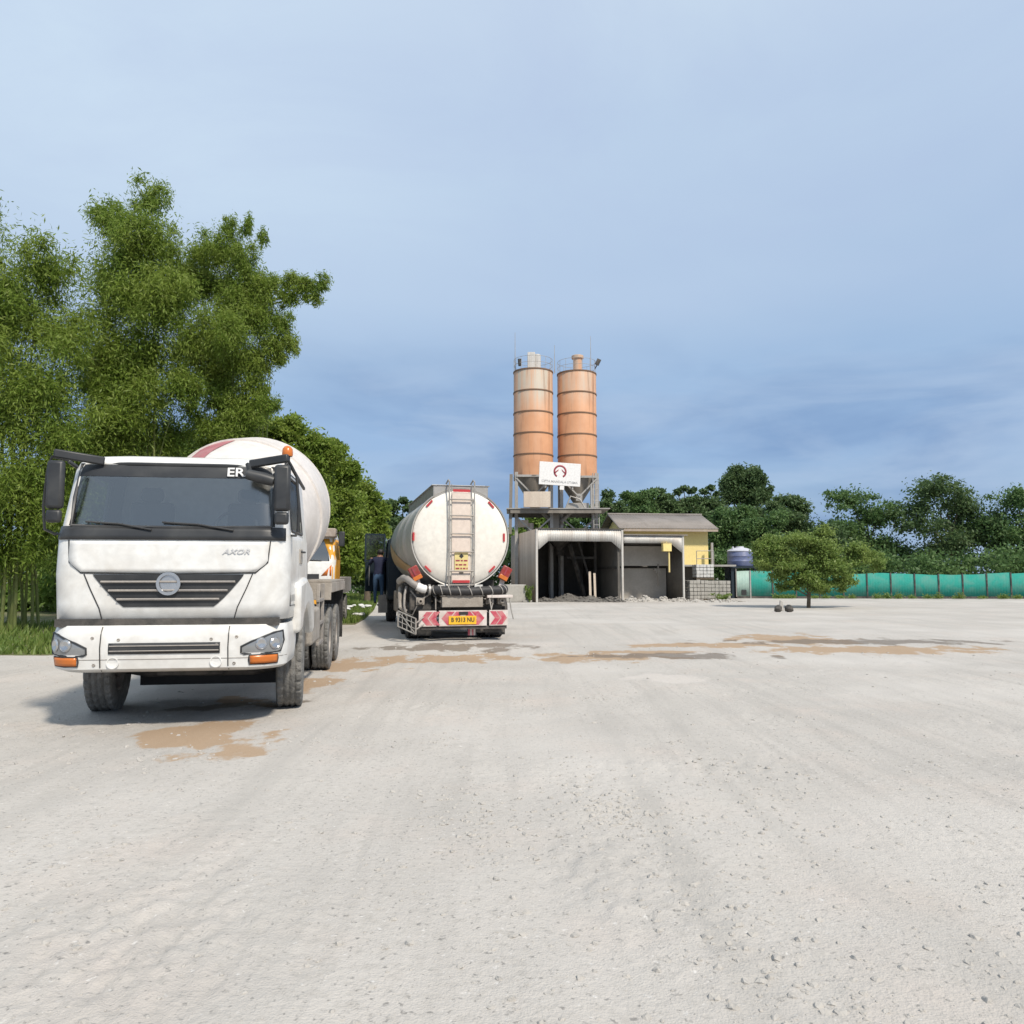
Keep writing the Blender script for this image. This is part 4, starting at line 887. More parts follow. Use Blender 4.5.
# ------------------------------------------------------------------ batching shed (two bays)
def corr(mb, o, du, L, topf, botf, nrm, pitch=.25, amp=.03):
    """upright corrugated sheet"""
    o, du, nrm = Vector(o), Vector(du).normalized(), Vector(nrm).normalized()
    n = int(L / pitch * 4); us = [i * L / n for i in range(n + 1)]
    vs = []
    for i, u in enumerate(us):
        a = amp if (i % 4) in (1, 2) else 0
        p = o + du * u + nrm * a
        vs += [p + Vector((0, 0, botf(u))), p + Vector((0, 0, topf(u)))]
    return mb.add(vs, [(2 * i, 2 * i + 2, 2 * i + 3, 2 * i + 1) for i in range(n)])
SX, SY, SA = 1.36, 43.0, R(10)
def shed():
    t = thing('truck_shed', 'open fronted grey sheet metal loading shed with two bays below the silos', 'shed', (SX, SY, 0), SA)
    top = 4.15
    def b1(u):
        if u < .2 or u > 4.98: return 0
        if u < .72: return 3.02 + (u - .2) / .52 * .45
        if u > 4.45: return 3.47 - (u - 4.45) / .53 * .45
        return 3.47
    corr(MB(), (0, 0, 0), (1, 0, 0), 5.15, lambda u: top, lambda u: max(b1(u), 3.0) if not (.72 <= u <= 4.45) else 3.47, (0, -1, 0), .14, .012).build('front_fascia', M['fascia'], t, solid=.008, sharp=3, fixn=False)
    MB().box(-.01, .10, -.05, .10, 0, top + .0).build('corner_post', M['fascia'], t)
    MB().box(5.05, 5.16, -.05, .10, 0, top).build('corner_post', M['fascia'], t)
    MB().box(-.04, 5.2, -.07, .0, top + .003, top + .06).build('roof_edge', M['dark'], t)
    corr(MB(), (-.01, .11, 0), (0, 1, 0), 8.0, lambda u: top, lambda u: 0.02, (-1, 0, 0), .16, .016).build('side_wall', M['wallsheet'], t, solid=.008, sharp=3, fixn=False)
    MB().box(.0, 5.12, .12, 8.1, top - .06, top).build('roof', M['roofsheet'], t)
    # inner walls: low concrete walls with a rail on top
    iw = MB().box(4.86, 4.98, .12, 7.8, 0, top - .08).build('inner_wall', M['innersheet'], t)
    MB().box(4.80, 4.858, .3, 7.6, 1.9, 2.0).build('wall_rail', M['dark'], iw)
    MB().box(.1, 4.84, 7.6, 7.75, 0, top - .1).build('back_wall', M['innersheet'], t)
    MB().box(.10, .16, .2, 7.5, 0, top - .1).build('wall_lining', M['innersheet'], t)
    # steel under the silos seen in the dark of the bay
    MB().bar((2.6, 2.5, 3.4), (3.7, 3.2, .3), .18).build('chute', M['dark'], t)
    st = MB().bar((3.3, 3.15, 3.6), (4.4, 3.25, .2), .12)
    for x, y in ((4.4, 3.2),): st.bar((x, y, 0), (x, y, 4.0), .16)
    st.bar((2.6, 3.2, 2.6), (4.4, 3.2, 2.6), .14)
    st.build('inner_frame', M['dark'], t)
    MB().rev([(0, .9), (.7, .35), (.75, .3), (1.2, .3)], (2.4, 4.2, 3.95), (0, 0, -1), 20).build('discharge_hopper', M['dark'], t)
    # second bay, lower and a little set back
    X0, X1, Y0, tp = 5.19, 8.95, .25, 3.86
    corr(MB(), (X0, Y0, 0), (1, 0, 0), X1 - X0, lambda u: tp, lambda u: 3.40 if u < 2.95 else 3.40 - (u - 2.95) * .75, (0, -1, 0), 1.0, .008).build('bay_fascia', M['fascia'], t, solid=.01, sharp=3, fixn=False)
    MB().box(X1 - .06, X1 + .04, Y0 - .04, Y0 + .08, 0, tp).build('corner_post', M['fascia'], t)
    MB().box(X0 - .02, X1 + .25, Y0 - .12, Y0 + .02, tp + .003, tp + .06).box(X0, X1, Y0 + .03, 6.5, tp - .1, tp - .04).build('bay_roof', M['roofsheet'], t)
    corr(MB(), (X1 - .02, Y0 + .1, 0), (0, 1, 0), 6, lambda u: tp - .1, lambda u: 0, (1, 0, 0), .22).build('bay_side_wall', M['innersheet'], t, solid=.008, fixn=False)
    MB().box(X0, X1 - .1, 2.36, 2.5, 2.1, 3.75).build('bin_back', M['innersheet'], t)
    MB().box(X0, X1 - .1, 2.2, 2.35, 2.1, 3.3).build('concrete_bin', M['baywall'], t, bevel=.01)
    MB().box(X0, X0 + .35, 2.8, 3.0, 0, 2.0).box(X0 + .40, X1 - .1, 2.8, 3.0, 0, 1.95).build('bay_back_wall', M['baywall'], t)
    MB().bar((X0 + 2.9, 2.15, .9), (X0 + 2.9, 2.15, 2.2), .08).bar((X0 + 2.65, 2.2, 1.9), (X0 + 3.1, 2.2, 1.7), .14).build('drop_pipe', M['duststeel'], t)
shed()
def local(T, x, y, z=0):
    (ox, oy, a) = T
    return Vector((ox + x * math.cos(a) - y * math.sin(a), oy + x * math.sin(a) + y * math.cos(a), z))
ST = (SX, SY, SA)
# yellow box hanging in the second bay
p = local(ST, 7.85, .1)
yb = thing('junction_box', 'yellow box on a thin post in the smaller bay of the shed', 'box', p, SA)
MB().box(-.26, .26, -.15, .15, 2.92, 3.38).build('case', M['yellow'], yb, bevel=.02)
MB().box(.10, .18, -.05, .05, 1.7, 2.92).box(-.02, .0, -.02, .02, 3.38, 3.5).build('post', M['placard'], yb)
MB().box(-.27, .27, -.16, .16, 3.382, 3.41).build('lid', M['placard'], yb)
# leaning planks in the dark bay
for i, (x, lab) in enumerate(((3.55, 'left pale plank leaning upright inside the dark bay'), (3.85, 'right pale plank leaning upright inside the dark bay'))):
    p = local(ST, x, 1.3)
    o = MB().prism([(-.07, 0, .0), (.07, 0, .0), (.07, .12, 1.75 - i * .1), (-.07, .12, 1.75 - i * .1)], (0, .04, 0)).build('plank', M['panelbox'], bevel=.004)
    o.location = p; o.rotation_euler = (0, 0, SA + .1 * i); tag(o, lab, 'plank')
# aggregate heaps and rubble kerbs
def heap(name, pts, label, m, rr=(.05, .14), n=400, cat='rubble'):
    """heap body plus loose stones; pts are (x, y, radius, height)"""
    mb = MB()
    for (x, y, rad, h) in pts:
        vs = []; fs = []; rings, seg = 7, 26
        for i in range(rings):
            q = i / (rings - 1)
            for k in range(seg):
                a = k * 2 * math.pi / seg; r_ = rad * q * (1 + .15 * noise.noise((x + math.cos(a) * 2, y + math.sin(a) * 2, q)))
                vs.append((x + r_ * math.cos(a), y + r_ * math.sin(a), h * (1 - q) ** 1.2 * (1 + .25 * noise.noise((x + r_ * 3 * math.cos(a), y + 3 * r_ * math.sin(a), 2))) - .03))
        for i in range(rings - 1):
            for k in range(seg): fs.append((i * seg + k, i * seg + (k + 1) % seg, (i + 1) * seg + (k + 1) % seg, (i + 1) * seg + k))
        mb.add(vs, fs)
    for i in range(n):
        x, y, rad, h = pts[rnd.randrange(len(pts))]
        q = rnd.random() ** .6; a = rnd.random() * 6.28; r_ = rnd.uniform(*rr) * rnd.random() ** .5
        vs, fs = rock_verts(r_, i + 77)
        cx_, cy_, cz_ = x + rad * q * math.cos(a), y + rad * q * math.sin(a), h * (1 - q) ** 1.2
        mb.add([(cx_ + p_[0], cy_ + p_[1], cz_ + p_[2]) for p_ in vs], fs)
    return tag(mb.build(name, m, fixn=False, sharp=30), label, kind='stuff')
L = lambda x, y: tuple(local(ST, x, y)[:2])
heap('aggregate', [(*L(3.4, .9), 1.5, .38), (*L(4.4, .2), .8, .32), (*L(2.4, 2), 1.6, .45), (*L(.8, 1.2), .9, .25), (*L(4.7, -.3), .45, .30)], 'dark aggregate spilled on the floor of the big bay', M['darkrock'])
heap('rubble', [(*L(5.6, .0), .7, .30), (*L(6.5, .1), .9, .36), (*L(7.6, .1), .8, .32), (*L(8.5, -.1), .8, .26), (*L(9.3, -.7), .9, .18), (*L(10.3, -.9), 1.0, .16), (*L(11.2, -.9), 1.0, .12)], 'pale rubble and dust banked along the foot of the smaller bay', M['rock'])
# weathered concrete block with weed beside the shed
p = local(ST, -.95, .6)
cb = thing('concrete_block', 'weathered concrete block at the left foot of the shed', 'concrete block', p, SA)
MB().box(-.75, .45, -.4, .5, 0, 1.0).build('block', M['block'], cb, bevel=.05)
MB().box(.2, .75, -.5, -.41, 0, .12).build('footing', M['concrete'], cb, bevel=.02)

# ------------------------------------------------------------------ silos
def silo(loc, label, capm, round_cap, rods, sm='silo'):
    t = thing('cement_silo', label, 'silo', loc, 0, 'cement silos')
    z0, z1, r = 7.90, 14.85, 1.29
    b = MB().rev([(z0, r), (z1, r), (z1 + .03, r - .02), (z1 + .14, .3), (z1 + .15, .001)], (0, 0, 0), (0, 0, 1), 56).build('barrel', M[sm], t, sharp=40)
    for i in range(6):
        z = z0 + (z1 - z0) * i / 5
        if i == 0: continue
        MB().rev([(z - .045, r), (z - .04, r + .035), (z + .04, r + .035), (z + .045, r)], (0, 0, 0), (0, 0, 1), 56).build('hoop', M['rusthoop'], b)
    MB().rev([(z0 - .001, r + .01), (z0 - .06, r + .01), (z0 - 1.75, .22), (z0 - 2.0, .22)], (0, 0, 0), (0, 0, 1), 48).build('hopper_cone', M['cone'], t, sharp=40)
    # dust filter on top
    if round_cap: f = MB().rev([(z1, .30), (z1 + 1.05, .30), (z1 + 1.05, .40), (z1 + 1.25, .40), (z1 + 1.30, .001)], (.05, -.2, 0), (0, 0, 1), 20)
    else: f = MB().box(-.38, .12, -.45, .1, z1, z1 + 1.3).rev([(z1, .26), (z1 + 1.2, .26), (z1 + 1.25, .001)], (.25, -.1, 0), (0, 0, 1), 18)
    f.build('dust_filter', capm, t, bevel=.02)
    # guard rail
    g = MB(); n = 14
    for z in (.45, .85): g.tube([((r - .02) * math.cos(a), (r - .02) * math.sin(a), z1 + z) for a in [k * 2 * math.pi / 28 for k in range(28)]], .013, 5, closed=True)
    for k in range(n):
        a = k * 2 * math.pi / n; g.tube([((r - .02) * math.cos(a), (r - .02) * math.sin(a), z1 - .02), ((r - .02) * math.cos(a), (r - .02) * math.sin(a), z1 + .85)], .012, 5)
    g.build('guard_rail', M['silosteel'], t)
    for (x, h) in rods: MB().tube([(x, -.5, z1), (x, -.5, z1 + h)], [.03, .012], 6).build('lightning_rod', M['silosteel'], t)
    return t
pA = (1.40, 49.2, 0); pB = (4.32, 49.7, 0)
s1 = silo(pA, 'left orange cement silo, its top ring faded grey and streaked, boxy filter on top', M['fascia'], False, [(-1.2, 2.6)], 'silofaded')
s2 = silo(pB, 'right orange cement silo, more evenly coloured, with a round orange filter pipe on top', M['silo'], True, [(.9, 2.5), (-1.5, 1.9)])
MB().rev([(0, .09), (.45, .13), (.47, .001)], (-.9, -.8, 15.12), (0, 0, 1), 12).build('vent_valve', M['dark'], s1)
fl = MB().bar((1.18, -.5, 15.15), (1.32, -.6, 15.4), .05).box(1.22, 1.5, -.75, -.6, 15.35, 15.75, Matrix.Rotation(R(25), 3, 'Y')).build('floodlight', M['dark'], s2)
# supporting steelwork
def frame():
    t = thing('silo_frame', 'galvanised steel tower and deck carrying the two silos', 'steel frame', (0, 0, 0))
    legs = []
    for cx_, cy_ in ((pA[0], pA[1]), (pB[0], pB[1])):
        for dx in (-1.12, 1.12):
            for dy in (-1.12, 1.12): legs.append((cx_ + dx, cy_ + dy))
    for x, y in legs: MB().box(x - .10, x + .10, y - .10, y + .10, 0, 8.1).build('leg', M['silosteel'], t, bevel=.01)
    for cx_, cy_ in ((pA[0], pA[1]), (pB[0], pB[1])):
        for dy in (-1.12, 1.12):
            y = cy_ + dy - .12 if dy < 0 else cy_ + dy + .12
            xs = (cx_ - 1.12, cx_ + 1.12)
            MB().bar((xs[0], y, 7.7), (cx_, y, 6.55), .09).bar((xs[1], y, 7.7), (cx_, y, 6.55), .09).box(cx_ - .2, cx_ + .2, y - .02, y + .02, 6.3, 6.75).build('brace', M['silosteel'], t)
            MB().bar((xs[0], y, 5.2), (cx_, y + .02, 4.2), .09).bar((xs[1], y, 5.2), (cx_, y - .02, 4.2), .09).build('brace', M['silosteel'], t)
            MB().box(xs[0], xs[1], y - .05, y + .05, 7.78, 7.92).build('top_beam', M['silosteel'], t)
        for dx in (-1.25, 1.25): MB().box(cx_ + dx - .04, cx_ + dx + .04, cy_ - 1.1, cy_ + 1.1, 7.78, 7.92).build('top_beam', M['silosteel'], t)
    y0, y1 = 47.2, 51.2
    MB().box(-.35, 6.15, y0, y1, 5.66, 5.72).build('deck', M['silosteel'], t)
    MB().box(-.1, 5.6, y0 + .06, y0 + .2, 5.40, 5.655).box(-.1, 5.6, y1 - .2, y1 - .06, 5.40, 5.655).box(-.1, .04, y0 + .2, y1 - .2, 5.40, 5.65).build('deck_beam', M['cone'], t)
    MB().box(2.6, 3.0, 48, 50, 4.15, 5.4).build('centre_column', M['cone'], t)
    MB().bar((-.12, 47.6, 4.1), (-.05, 47.7, 7.9), .2).build('cable_riser', M['cone'], t)
    MB().box(.72, 2.40, 46.9, 47.18, 5.74, 6.72).build('control_panel', M['panelbox'], t, bevel=.02)
    # screw conveyors falling from the cones to the middle
    MB().tube([(pA[0], 49.0, 6.1), (2.6, 48.2, 4.9)], .14, 10).tube([(pB[0], 49.4, 6.1), (3.1, 48.2, 4.9)], .14, 10).build('screw_conveyor', M['steel'], t)
    MB().box(3.5, 4.9, 47.9, 48.0, 5.75, 6.1).tube([(3.4, 47.6, 5.75), (3.7, 47.6, 6.5), (4.3, 47.6, 6.3), (4.6, 47.6, 5.75)], .05).tube([(5.0, 47.6, 5.75), (5.0, 47.6, 7.2)], .06).build('pipework', M['silosteel'], t)
    MB().box(.25, 1.05, 48.4, 48.8, 4.6, 5.05).rev([(0, .2), (.5, .2)], (1.2, 48.5, 4.35), (0, 0, 1), 12).build('motor', M['panelbox'], t)
    # ladder
    l = MB()
    for x in (5.15, 5.5): l.tube([(x, 47.5, 4.2), (x, 47.9, 8.0)], .03, 6)
    for k in range(10): l.tube([(5.15, 47.5 + .04 * k, 4.3 + .38 * k), (5.5, 47.5 + .04 * k, 4.3 + .38 * k)], .02, 6)
    l.build('ladder', M['silosteel'], t)
frame()
# sign board
def sign():
    p = at(560, 474, 47.0)
    t = bpy.data.objects.new('sign_board', None); C.objects.link(t); t.location = p; t.rotation_euler = (0, R(2.6), R(9))
    tag(t, 'white sign board with a dark red ring emblem, hung in front of the silos', 'sign')
    MB().box(-1.32, 1.32, 0, .06, -.72, .72).build('board', M['signwhite'], t, bevel=.01)
    e = MB(); n = 40; a0, a1 = R(-58), R(238); vs = []
    for k in range(n + 1):
        a = a0 + (a1 - a0) * k / n
        for rr_ in (.31, .42): vs.append((rr_ * math.cos(a), -.006, .15 + rr_ * math.sin(a)))
    e.add(vs, [(2 * k, 2 * k + 1, 2 * k + 3, 2 * k + 2) for k in range(n)])
    for s in (-1, 1):
        e.add([(s * .40, -.006, .06), (s * .09, -.006, .30), (s * .12, -.006, .20), (s * .38, -.006, -.05)], [(0, 1, 2, 3)])
    e.build('emblem', M['inkred'], t, solid=.006, fixn=False)
    text('lettering', 'CIPTA MANDALA UTAMA', .20, M['inkgrey'], t, (0, -.008, -.50), squash=1.0)
    MB().box(-.9, -.82, .07, .5, -.9, .5).box(.82, .9, .07, .5, -.9, .5).build('bracket', M['silosteel'], t)
    MB().box(.02, .30, .0, .04, -.98, -.74).build('tab', M['signwhite'], t)
sign()

# ------------------------------------------------------------------ yellow house on a slab
def house():
    t = thing('yellow_house', 'yellow walled house with a grey sheet roof, raised on a slab behind the shed', 'house', (7.6, 51.2, 0), R(6))
    W, D = 5.85, 5.0
    MB().box(0, W, 0, D, 2.22, 4.75).prism([(0.001, 0.01, 4.75), (0.001, D - .01, 4.75), (0.001, D / 2, 5.65)], (W - .002, 0, 0)).build('wall', M['yellow'], t)
    rf = MB(); n = 34; vs = []
    for sgn in (0, 1):
        base = len(rf.v); vs = []
        for i in range(n * 2 + 1):
            x = -.55 + (W + 1.05) * i / (n * 2); a = .035 if i % 2 else 0
            if sgn == 0: vs += [(x, -.75, 4.62 + a), (x, D / 2, 5.80 + a)]
            else: vs += [(x, D + .75, 4.62 + a), (x, D / 2, 5.80 + a)]
        rf.add(vs, [(2 * i, 2 * i + 2, 2 * i + 3, 2 * i + 1) for i in range(n * 2)])
    rf.build('roof', M['roofsheet'], t, solid=.03, sharp=20, fixn=False)
    MB().tube([(-.55, D / 2, 5.84), (W + .5, D / 2, 5.84)], .08, 8).build('ridge_cap', M['roofsheet'], t)
    MB().box(-.5, W + .45, -.74, -.70, 4.45, 4.6).build('eaves_board', M['wallsheet'], t)
    MB().box(3.3, W + .95, -2.4, D, 2.08, 2.20).build('floor_slab', M['concrete'], t, bevel=.01)
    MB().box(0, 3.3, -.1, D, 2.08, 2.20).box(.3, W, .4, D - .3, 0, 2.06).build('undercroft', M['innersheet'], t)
    for x, y in ((W + .7, D - .3), (4.3, -2.2)): MB().box(x - .1, x + .1, y - .1, y + .1, 0, 2.075).build('pillar', M['concrete'], t)
    MB().box(W - .08, W + .06, -.8, -.65, 2.21, 3.7).build('porch_post', M['silosteel'], t)
    r = MB()
    for z in (2.6, 3.1): r.tube([(4.2, -2.3, z), (W - .5, -2.3, z)], .025, 6)
    for x in (4.2, W - .5): r.tube([(x, -2.3, 2.2), (x, -2.3, 3.1)], .025, 6)
    r.build('railing', M['steel'], t)
    w_ = MB().box(1.2, 2.2, -.03, -.003, 3.2, 4.2).build('window', M['ink'], t); MB().box(1.15, 2.25, -.05, -.031, 3.12, 3.2).build('window_sill', M['concrete'], w_)
house()

# ------------------------------------------------------------------ stacks of concrete blocks
def stack(loc, rz, nx, ny, nz, bs, m, label, base=0):
    t = thing('block_stack', label, 'block stack', loc, rz, 'stacks of blocks beside the shed')
    mb = MB(); g = .010
    for k in range(nz):
        for i in range(nx):
            for j in range(ny):
                if 0 < i < nx - 1 and 0 < j < ny - 1 and k < nz - 1: continue
                dx, dy = rnd.uniform(-.012, .012), rnd.uniform(-.012, .012)
                x, y, z = (i - nx / 2) * bs + dx, (j - ny / 2) * bs + dy, k * bs * .92 + (.13 if base else .0)
                mb.box(x + g, x + bs - g, y + g, y + bs - g, z + .006, z + bs * .92 - .02)
    mb.build('blocks', m, t, bevel=.012)
    if base:
        q = MB(); w_ = nx * bs / 2; d_ = ny * bs / 2
        for y in (-d_ + .02, -.05, d_ - .12): q.box(-w_, w_, y, y + .1, 0, .10)
        for k in range(7): q.box(-w_ + k * (2 * w_ - .1) / 6, -w_ + k * (2 * w_ - .1) / 6 + .1, -d_, d_, .101, .125)
        q.build('pallet', M['bark'], t)
    return t
def gp(px, Y): q = at(px, 600, Y); return (q.x, Y, 0)
stack(gp(694.5, 45.6), R(14), 5, 5, 5, .24, M['block'], 'grey stack of concrete blocks nearest the shed corner, on a pallet', 1)
stack(gp(716, 45.8), R(4), 6, 5, 5, .235, M['block'], 'wide grey stack of concrete blocks to the right, standing on a pallet', 1)
q = stack((gp(704, 46.8)[0], 46.9, 1.26), R(3), 5, 4, 4, .22, M['blockwhite'], 'white stack of blocks lying on top, under the slab of the yellow house', 1)
stack(gp(697, 47.2), R(3), 8, 5, 6, .215, M['block'], 'darker stack of concrete blocks at the back carrying the white stack')

# ------------------------------------------------------------------ water tank, hut, green fence
def watertank():
    p = gp(741, 51)
    t = thing('water_tank', 'blue plastic water tank with a pale domed lid on a dark stand', 'water tank', p)
    z0 = 2.12; b = MB().rev([(z0, .001), (z0, .80), (z0 + .06, .84), (z0 + .3, .83), (z0 + .33, .85), (z0 + .36, .83), (z0 + .65, .83), (z0 + .68, .85), (z0 + .71, .83), (z0 + .98, .83), (z0 + 1.02, .80)], (0, 0, 0), (0, 0, 1), 40).build('tank_body', M['bluetank'], t, sharp=40)
    MB().rev([(z0 + .98, .86), (z0 + 1.03, .86), (z0 + 1.2, .5), (z0 + 1.24, .28), (z0 + 1.32, .26), (z0 + 1.33, .001)], (0, 0, 0), (0, 0, 1), 32).build('lid', M['lid'], t)
    MB().rev([(0, .08), (.25, .06), (.26, .001)], (-.55, -.3, z0 + 1.05), (0, 0, 1), 10).build('inlet', M['lid'], t)
    for x in (-.75, .75):
        for y in (-.7, .7): MB().box(x - .09, x + .09, y - .09, y + .09, 0, 1.98).build('stand_leg', M['cabdark'], t)
    MB().box(-1.0, 1.1, -.95, .95, 1.985, 2.11).build('stand_top', M['cabdark'], t)
    MB().box(-.88, -.35, -.5, .5, .0, 1.98).build('stand_cladding', M['cabdark'], t)
    MB().tube([(-.55, -.85, 2.2), (-.55, -.88, .1)], .04).build('down_pipe', M['steel'], t)
watertank()
def fence():
    p0 = Vector(gp(737, 50.2)); 
    t = thing('green_fence', 'turquoise green sheet fence with dark posts at the right edge of the yard', 'fence', p0, R(-3))
    x = 0; i = 0
    for wd in (.88, 1.42, 1.5, 1.5, 1.5, 1.5, 1.5, 1.5, 1.5, 1.5, 1.5, 1.5, 1.5, 1.5):
        pale = i == 0
        h = 1.78 if i < 2 else 1.65 + rnd.uniform(-.10, .08); hh = [h + rnd.uniform(-.04, .04), h]
        pn = corr(MB(), (x, 0, 0), (1, 0, 0), wd, lambda u: h + .03 * math.sin(u * 2.1 + i), lambda u: .14, (0, -1, 0), .17, .006).build('fence_panel', M['palegreen' if pale else 'green'], t, solid=.006, fixn=False, sharp=25)
        if pale: pn['label'] = 'pale grey green end panel with a small dark opening'; MB().box(.3, .62, -.05, -.03, .2, .55).build('hatch', M['ink'], pn)
        MB().box(x + wd - .03, x + wd + .05, -.06, .03, 0, h + .05).build('post', M['silosteel' if i == 0 else 'dark'], t)
        x += wd + .02; i += 1
    MB().box(0, x, -.03, .05, 0, .14).build('plinth', M['dark'], t)
    MB().box(.88, x, .03, .07, .38, .44).box(.88, x, .03, .07, 1.45, 1.5).build('fence_rail', M['dark'], t)
fence()

# ------------------------------------------------------------------ vegetation
rs = np.random.RandomState(11)
def leaves(name, m, parent, clumps, n, size, aspect=.45, droop=.0, shell=.5, seed=None, spread=1.0):
    """many small pointed leaf faces spread through the given ellipsoid clumps (x, y, z, rx, ry, rz)"""
    rs_ = np.random.RandomState(seed if seed is not None else rs.randint(1 << 30))
    cl_ = np.array(clumps, float); wts = (cl_[:, 3] * cl_[:, 4] * cl_[:, 5]) ** .75; wts /= wts.sum()
    ci = rs_.choice(len(cl_), n, p=wts)
    d = rs_.normal(size=(n, 3)); d /= np.linalg.norm(d, axis=1)[:, None]
    rad = np.minimum(rs_.rand(n) ** shell * (1 + .26 * rs_.normal(size=n) * spread), 1.4)
    pos = cl_[ci, :3] + d * rad[:, None] * cl_[ci, 3:6]
    ax = rs_.normal(size=(n, 3)) * .8 + d * .7; ax[:, 2] -= droop; ax /= np.linalg.norm(ax, axis=1)[:, None]
    sd = np.cross(ax, rs_.normal(size=(n, 3))); sd /= (np.linalg.norm(sd, axis=1)[:, None] + 1e-9)
    ln = size * (.6 + .8 * rs_.rand(n))[:, None]
    nrm = np.cross(ax, sd)
    a = pos - ax * ln * .5; b = pos + sd * ln * aspect * .5 - nrm * ln * .04; c = pos + ax * ln * .5; e = pos - sd * ln * aspect * .5 - nrm * ln * .04
    co = np.stack([a, b, c, e], 1).reshape(-1, 3)
    co[:, 2] = np.maximum(co[:, 2], .03)
    me = bpy.data.meshes.new(name); me.vertices.add(4 * n); me.vertices.foreach_set('co', co.ravel())
    me.loops.add(4 * n); me.loops.foreach_set('vertex_index', np.arange(4 * n, dtype=np.int32))
    me.polygons.add(n); me.polygons.foreach_set('loop_start', np.arange(0, 4 * n, 4, dtype=np.int32))
    me.update(calc_edges=True); me.materials.append(m)
    o = bpy.data.objects.new(name, me); C.objects.link(o); o.parent = parent
    return o
def crown_clumps(c, r, n, k=(.22, .40), seed=0, low=-.6):
    q = random.Random(seed); out = []
    while len(out) < n:
        d = Vector((q.gauss(0, 1), q.gauss(0, 1), q.gauss(0, 1))).normalized()
        if d.z < low: continue
        f = q.uniform(.35, .88); s_ = q.uniform(*k)
        out.append((c[0] + d.x * r[0] * f, c[1] + d.y * r[1] * f, c[2] + d.z * r[2] * f, r[0] * s_, r[1] * s_, r[2] * s_ * .8))
    return out
def tree(name, label, cat, loc, h, r, lm, n, size, seed, zlow=.35, ncl=34, group=None, droop=.1, rz=None):
    t = thing(name, label, cat, loc, 0, group)
    q = random.Random(seed); zc_ = h * (1 + zlow) / 2; rzz = h * (1 - zlow) / 2
    cl_ = crown_clumps((0, 0, zc_), (r, r, rzz), ncl, seed=seed)
    tr = MB(); top = (q.uniform(-.2, .2), q.uniform(-.2, .2), zc_)
    tr.tube([(0, 0, -.1), (q.uniform(-.1, .1), q.uniform(-.1, .1), zc_ * .5), top], [.035 * h, .024 * h, .012 * h], 8)
    for cc in cl_[:: max(1, ncl // 14)]:
        s0 = Vector((0, 0, zc_ * q.uniform(.4, .8))); e = Vector(cc[:3]); mid = s0.lerp(e, .5) + Vector((0, 0, .15 * r))
        tr.tube([s0, mid, e], [.012 * h, .008 * h, .003 * h], 6)
    tr.build('trunk', M['bark'], t, sharp=60)
    leaves('crown', lm, t, cl_, n, size, seed=seed, droop=droop)
    return t
# --- bamboo overhanging at the left
def bamboo(label, loc, clumps, n, seed, size=.26, ncul=14, lm='leafbamboo', group='bamboo clumps behind the mixer lorry'):
    t = thing('bamboo', label, 'bamboo', loc, 0, group)
    q = random.Random(seed); L_ = Vector(loc)
    rel = [(c[0] - L_.x, c[1] - L_.y, c[2], c[3], c[4], c[5]) for c in clumps]
    cu = MB()
    for k in range(ncul):
        c = q.choice([c for c in rel if c[0] < 1.6 and c[3] > .5]); b = Vector((q.uniform(-.7, .7), q.uniform(-.7, .7), 0)); e = Vector(c[:3])
        m_ = Vector((b.x + (e.x - b.x) * .25, b.y + (e.y - b.y) * .25, e.z * .62)); pts = []
        for i in range(9):
            s_ = i / 8; pts.append(b * (1 - s_) ** 2 + m_ * 2 * s_ * (1 - s_) + e * s_ * s_)
        cu.tube(pts, [.05 * (1 - .85 * i / 8) for i in range(9)], 6)
    cu.build('culms', M['culm'], t, sharp=60)
    sub = []
    for c in rel:
        for k in range(14):
            d = Vector((q.gauss(0, 1), q.gauss(0, 1), q.gauss(0, 1))).normalized() * q.uniform(.3, .95); s_ = q.uniform(.2, .5)
            sub.append((c[0] + d.x * c[3], c[1] + d.y * c[4], c[2] + d.z * c[5], c[3] * s_, c[4] * s_, c[5] * s_ * 1.1))
    sub += [(c[0], c[1], c[2], c[3] * .8, c[4] * .8, c[5] * .85) for c in rel]
    for k, c in enumerate(rel):
        if c[0] > 1.6: br = MB().tube([(rel[3][0], 0, rel[3][2]), (c[0] * .6, 0, (rel[3][2] + c[2]) / 2 + .4), c[:3]], [.03, .02, .008], 6).build('branch', M['culm'], t)
    leaves('foliage', M[lm], t, sub, n, size, .22, .75, .6, seed, 1.3)
    return t
PX = 1 / 757
def cp(px, v, Y, rpx, rz=None, dy=0):
    p = at(px, v, Y + dy); r = rpx * Y * PX
    return (p.x, p.y, p.z, r, r * 1.1, (rz if rz else rpx) * Y * PX)
Yb = 23
c1 = [cp(*a) for a in [(215, 250, Yb, 26), (240, 262, Yb, 24), (200, 285, Yb, 34, None, 1), (238, 300, Yb, 32), (268, 285, Yb, 20, 17), (262, 318, Yb, 26), (230, 335, Yb, 32, None, -.8), (272, 345, Yb, 20, 22), (285, 325, Yb, 13, 12),
      (250, 365, Yb, 26), (222, 380, Yb, 26, None, .8), (258, 392, Yb, 17, 18), (292, 282, Yb, 15, 13), (320, 284, Yb, 12, 11), (306, 288, Yb, 14, 13), (315, 298, Yb, 9, 8), (288, 300, Yb, 12, 12), (290, 345, Yb, 12, 14), (210, 350, Yb, 40, None, 1.2), (280, 360, Yb, 9, 9), (230, 235, Yb, 12, 18), (248, 228, Yb, 7, 16), (262, 238, Yb, 7, 12), (226, 398, Yb, 24, 20), (250, 418, Yb, 26, 20), (270, 405, Yb, 12, 12), (225, 430, Yb, 30, 24), (215, 440, Yb, 34, 30, 1), (205, 500, Yb, 40, 40, 1)]]
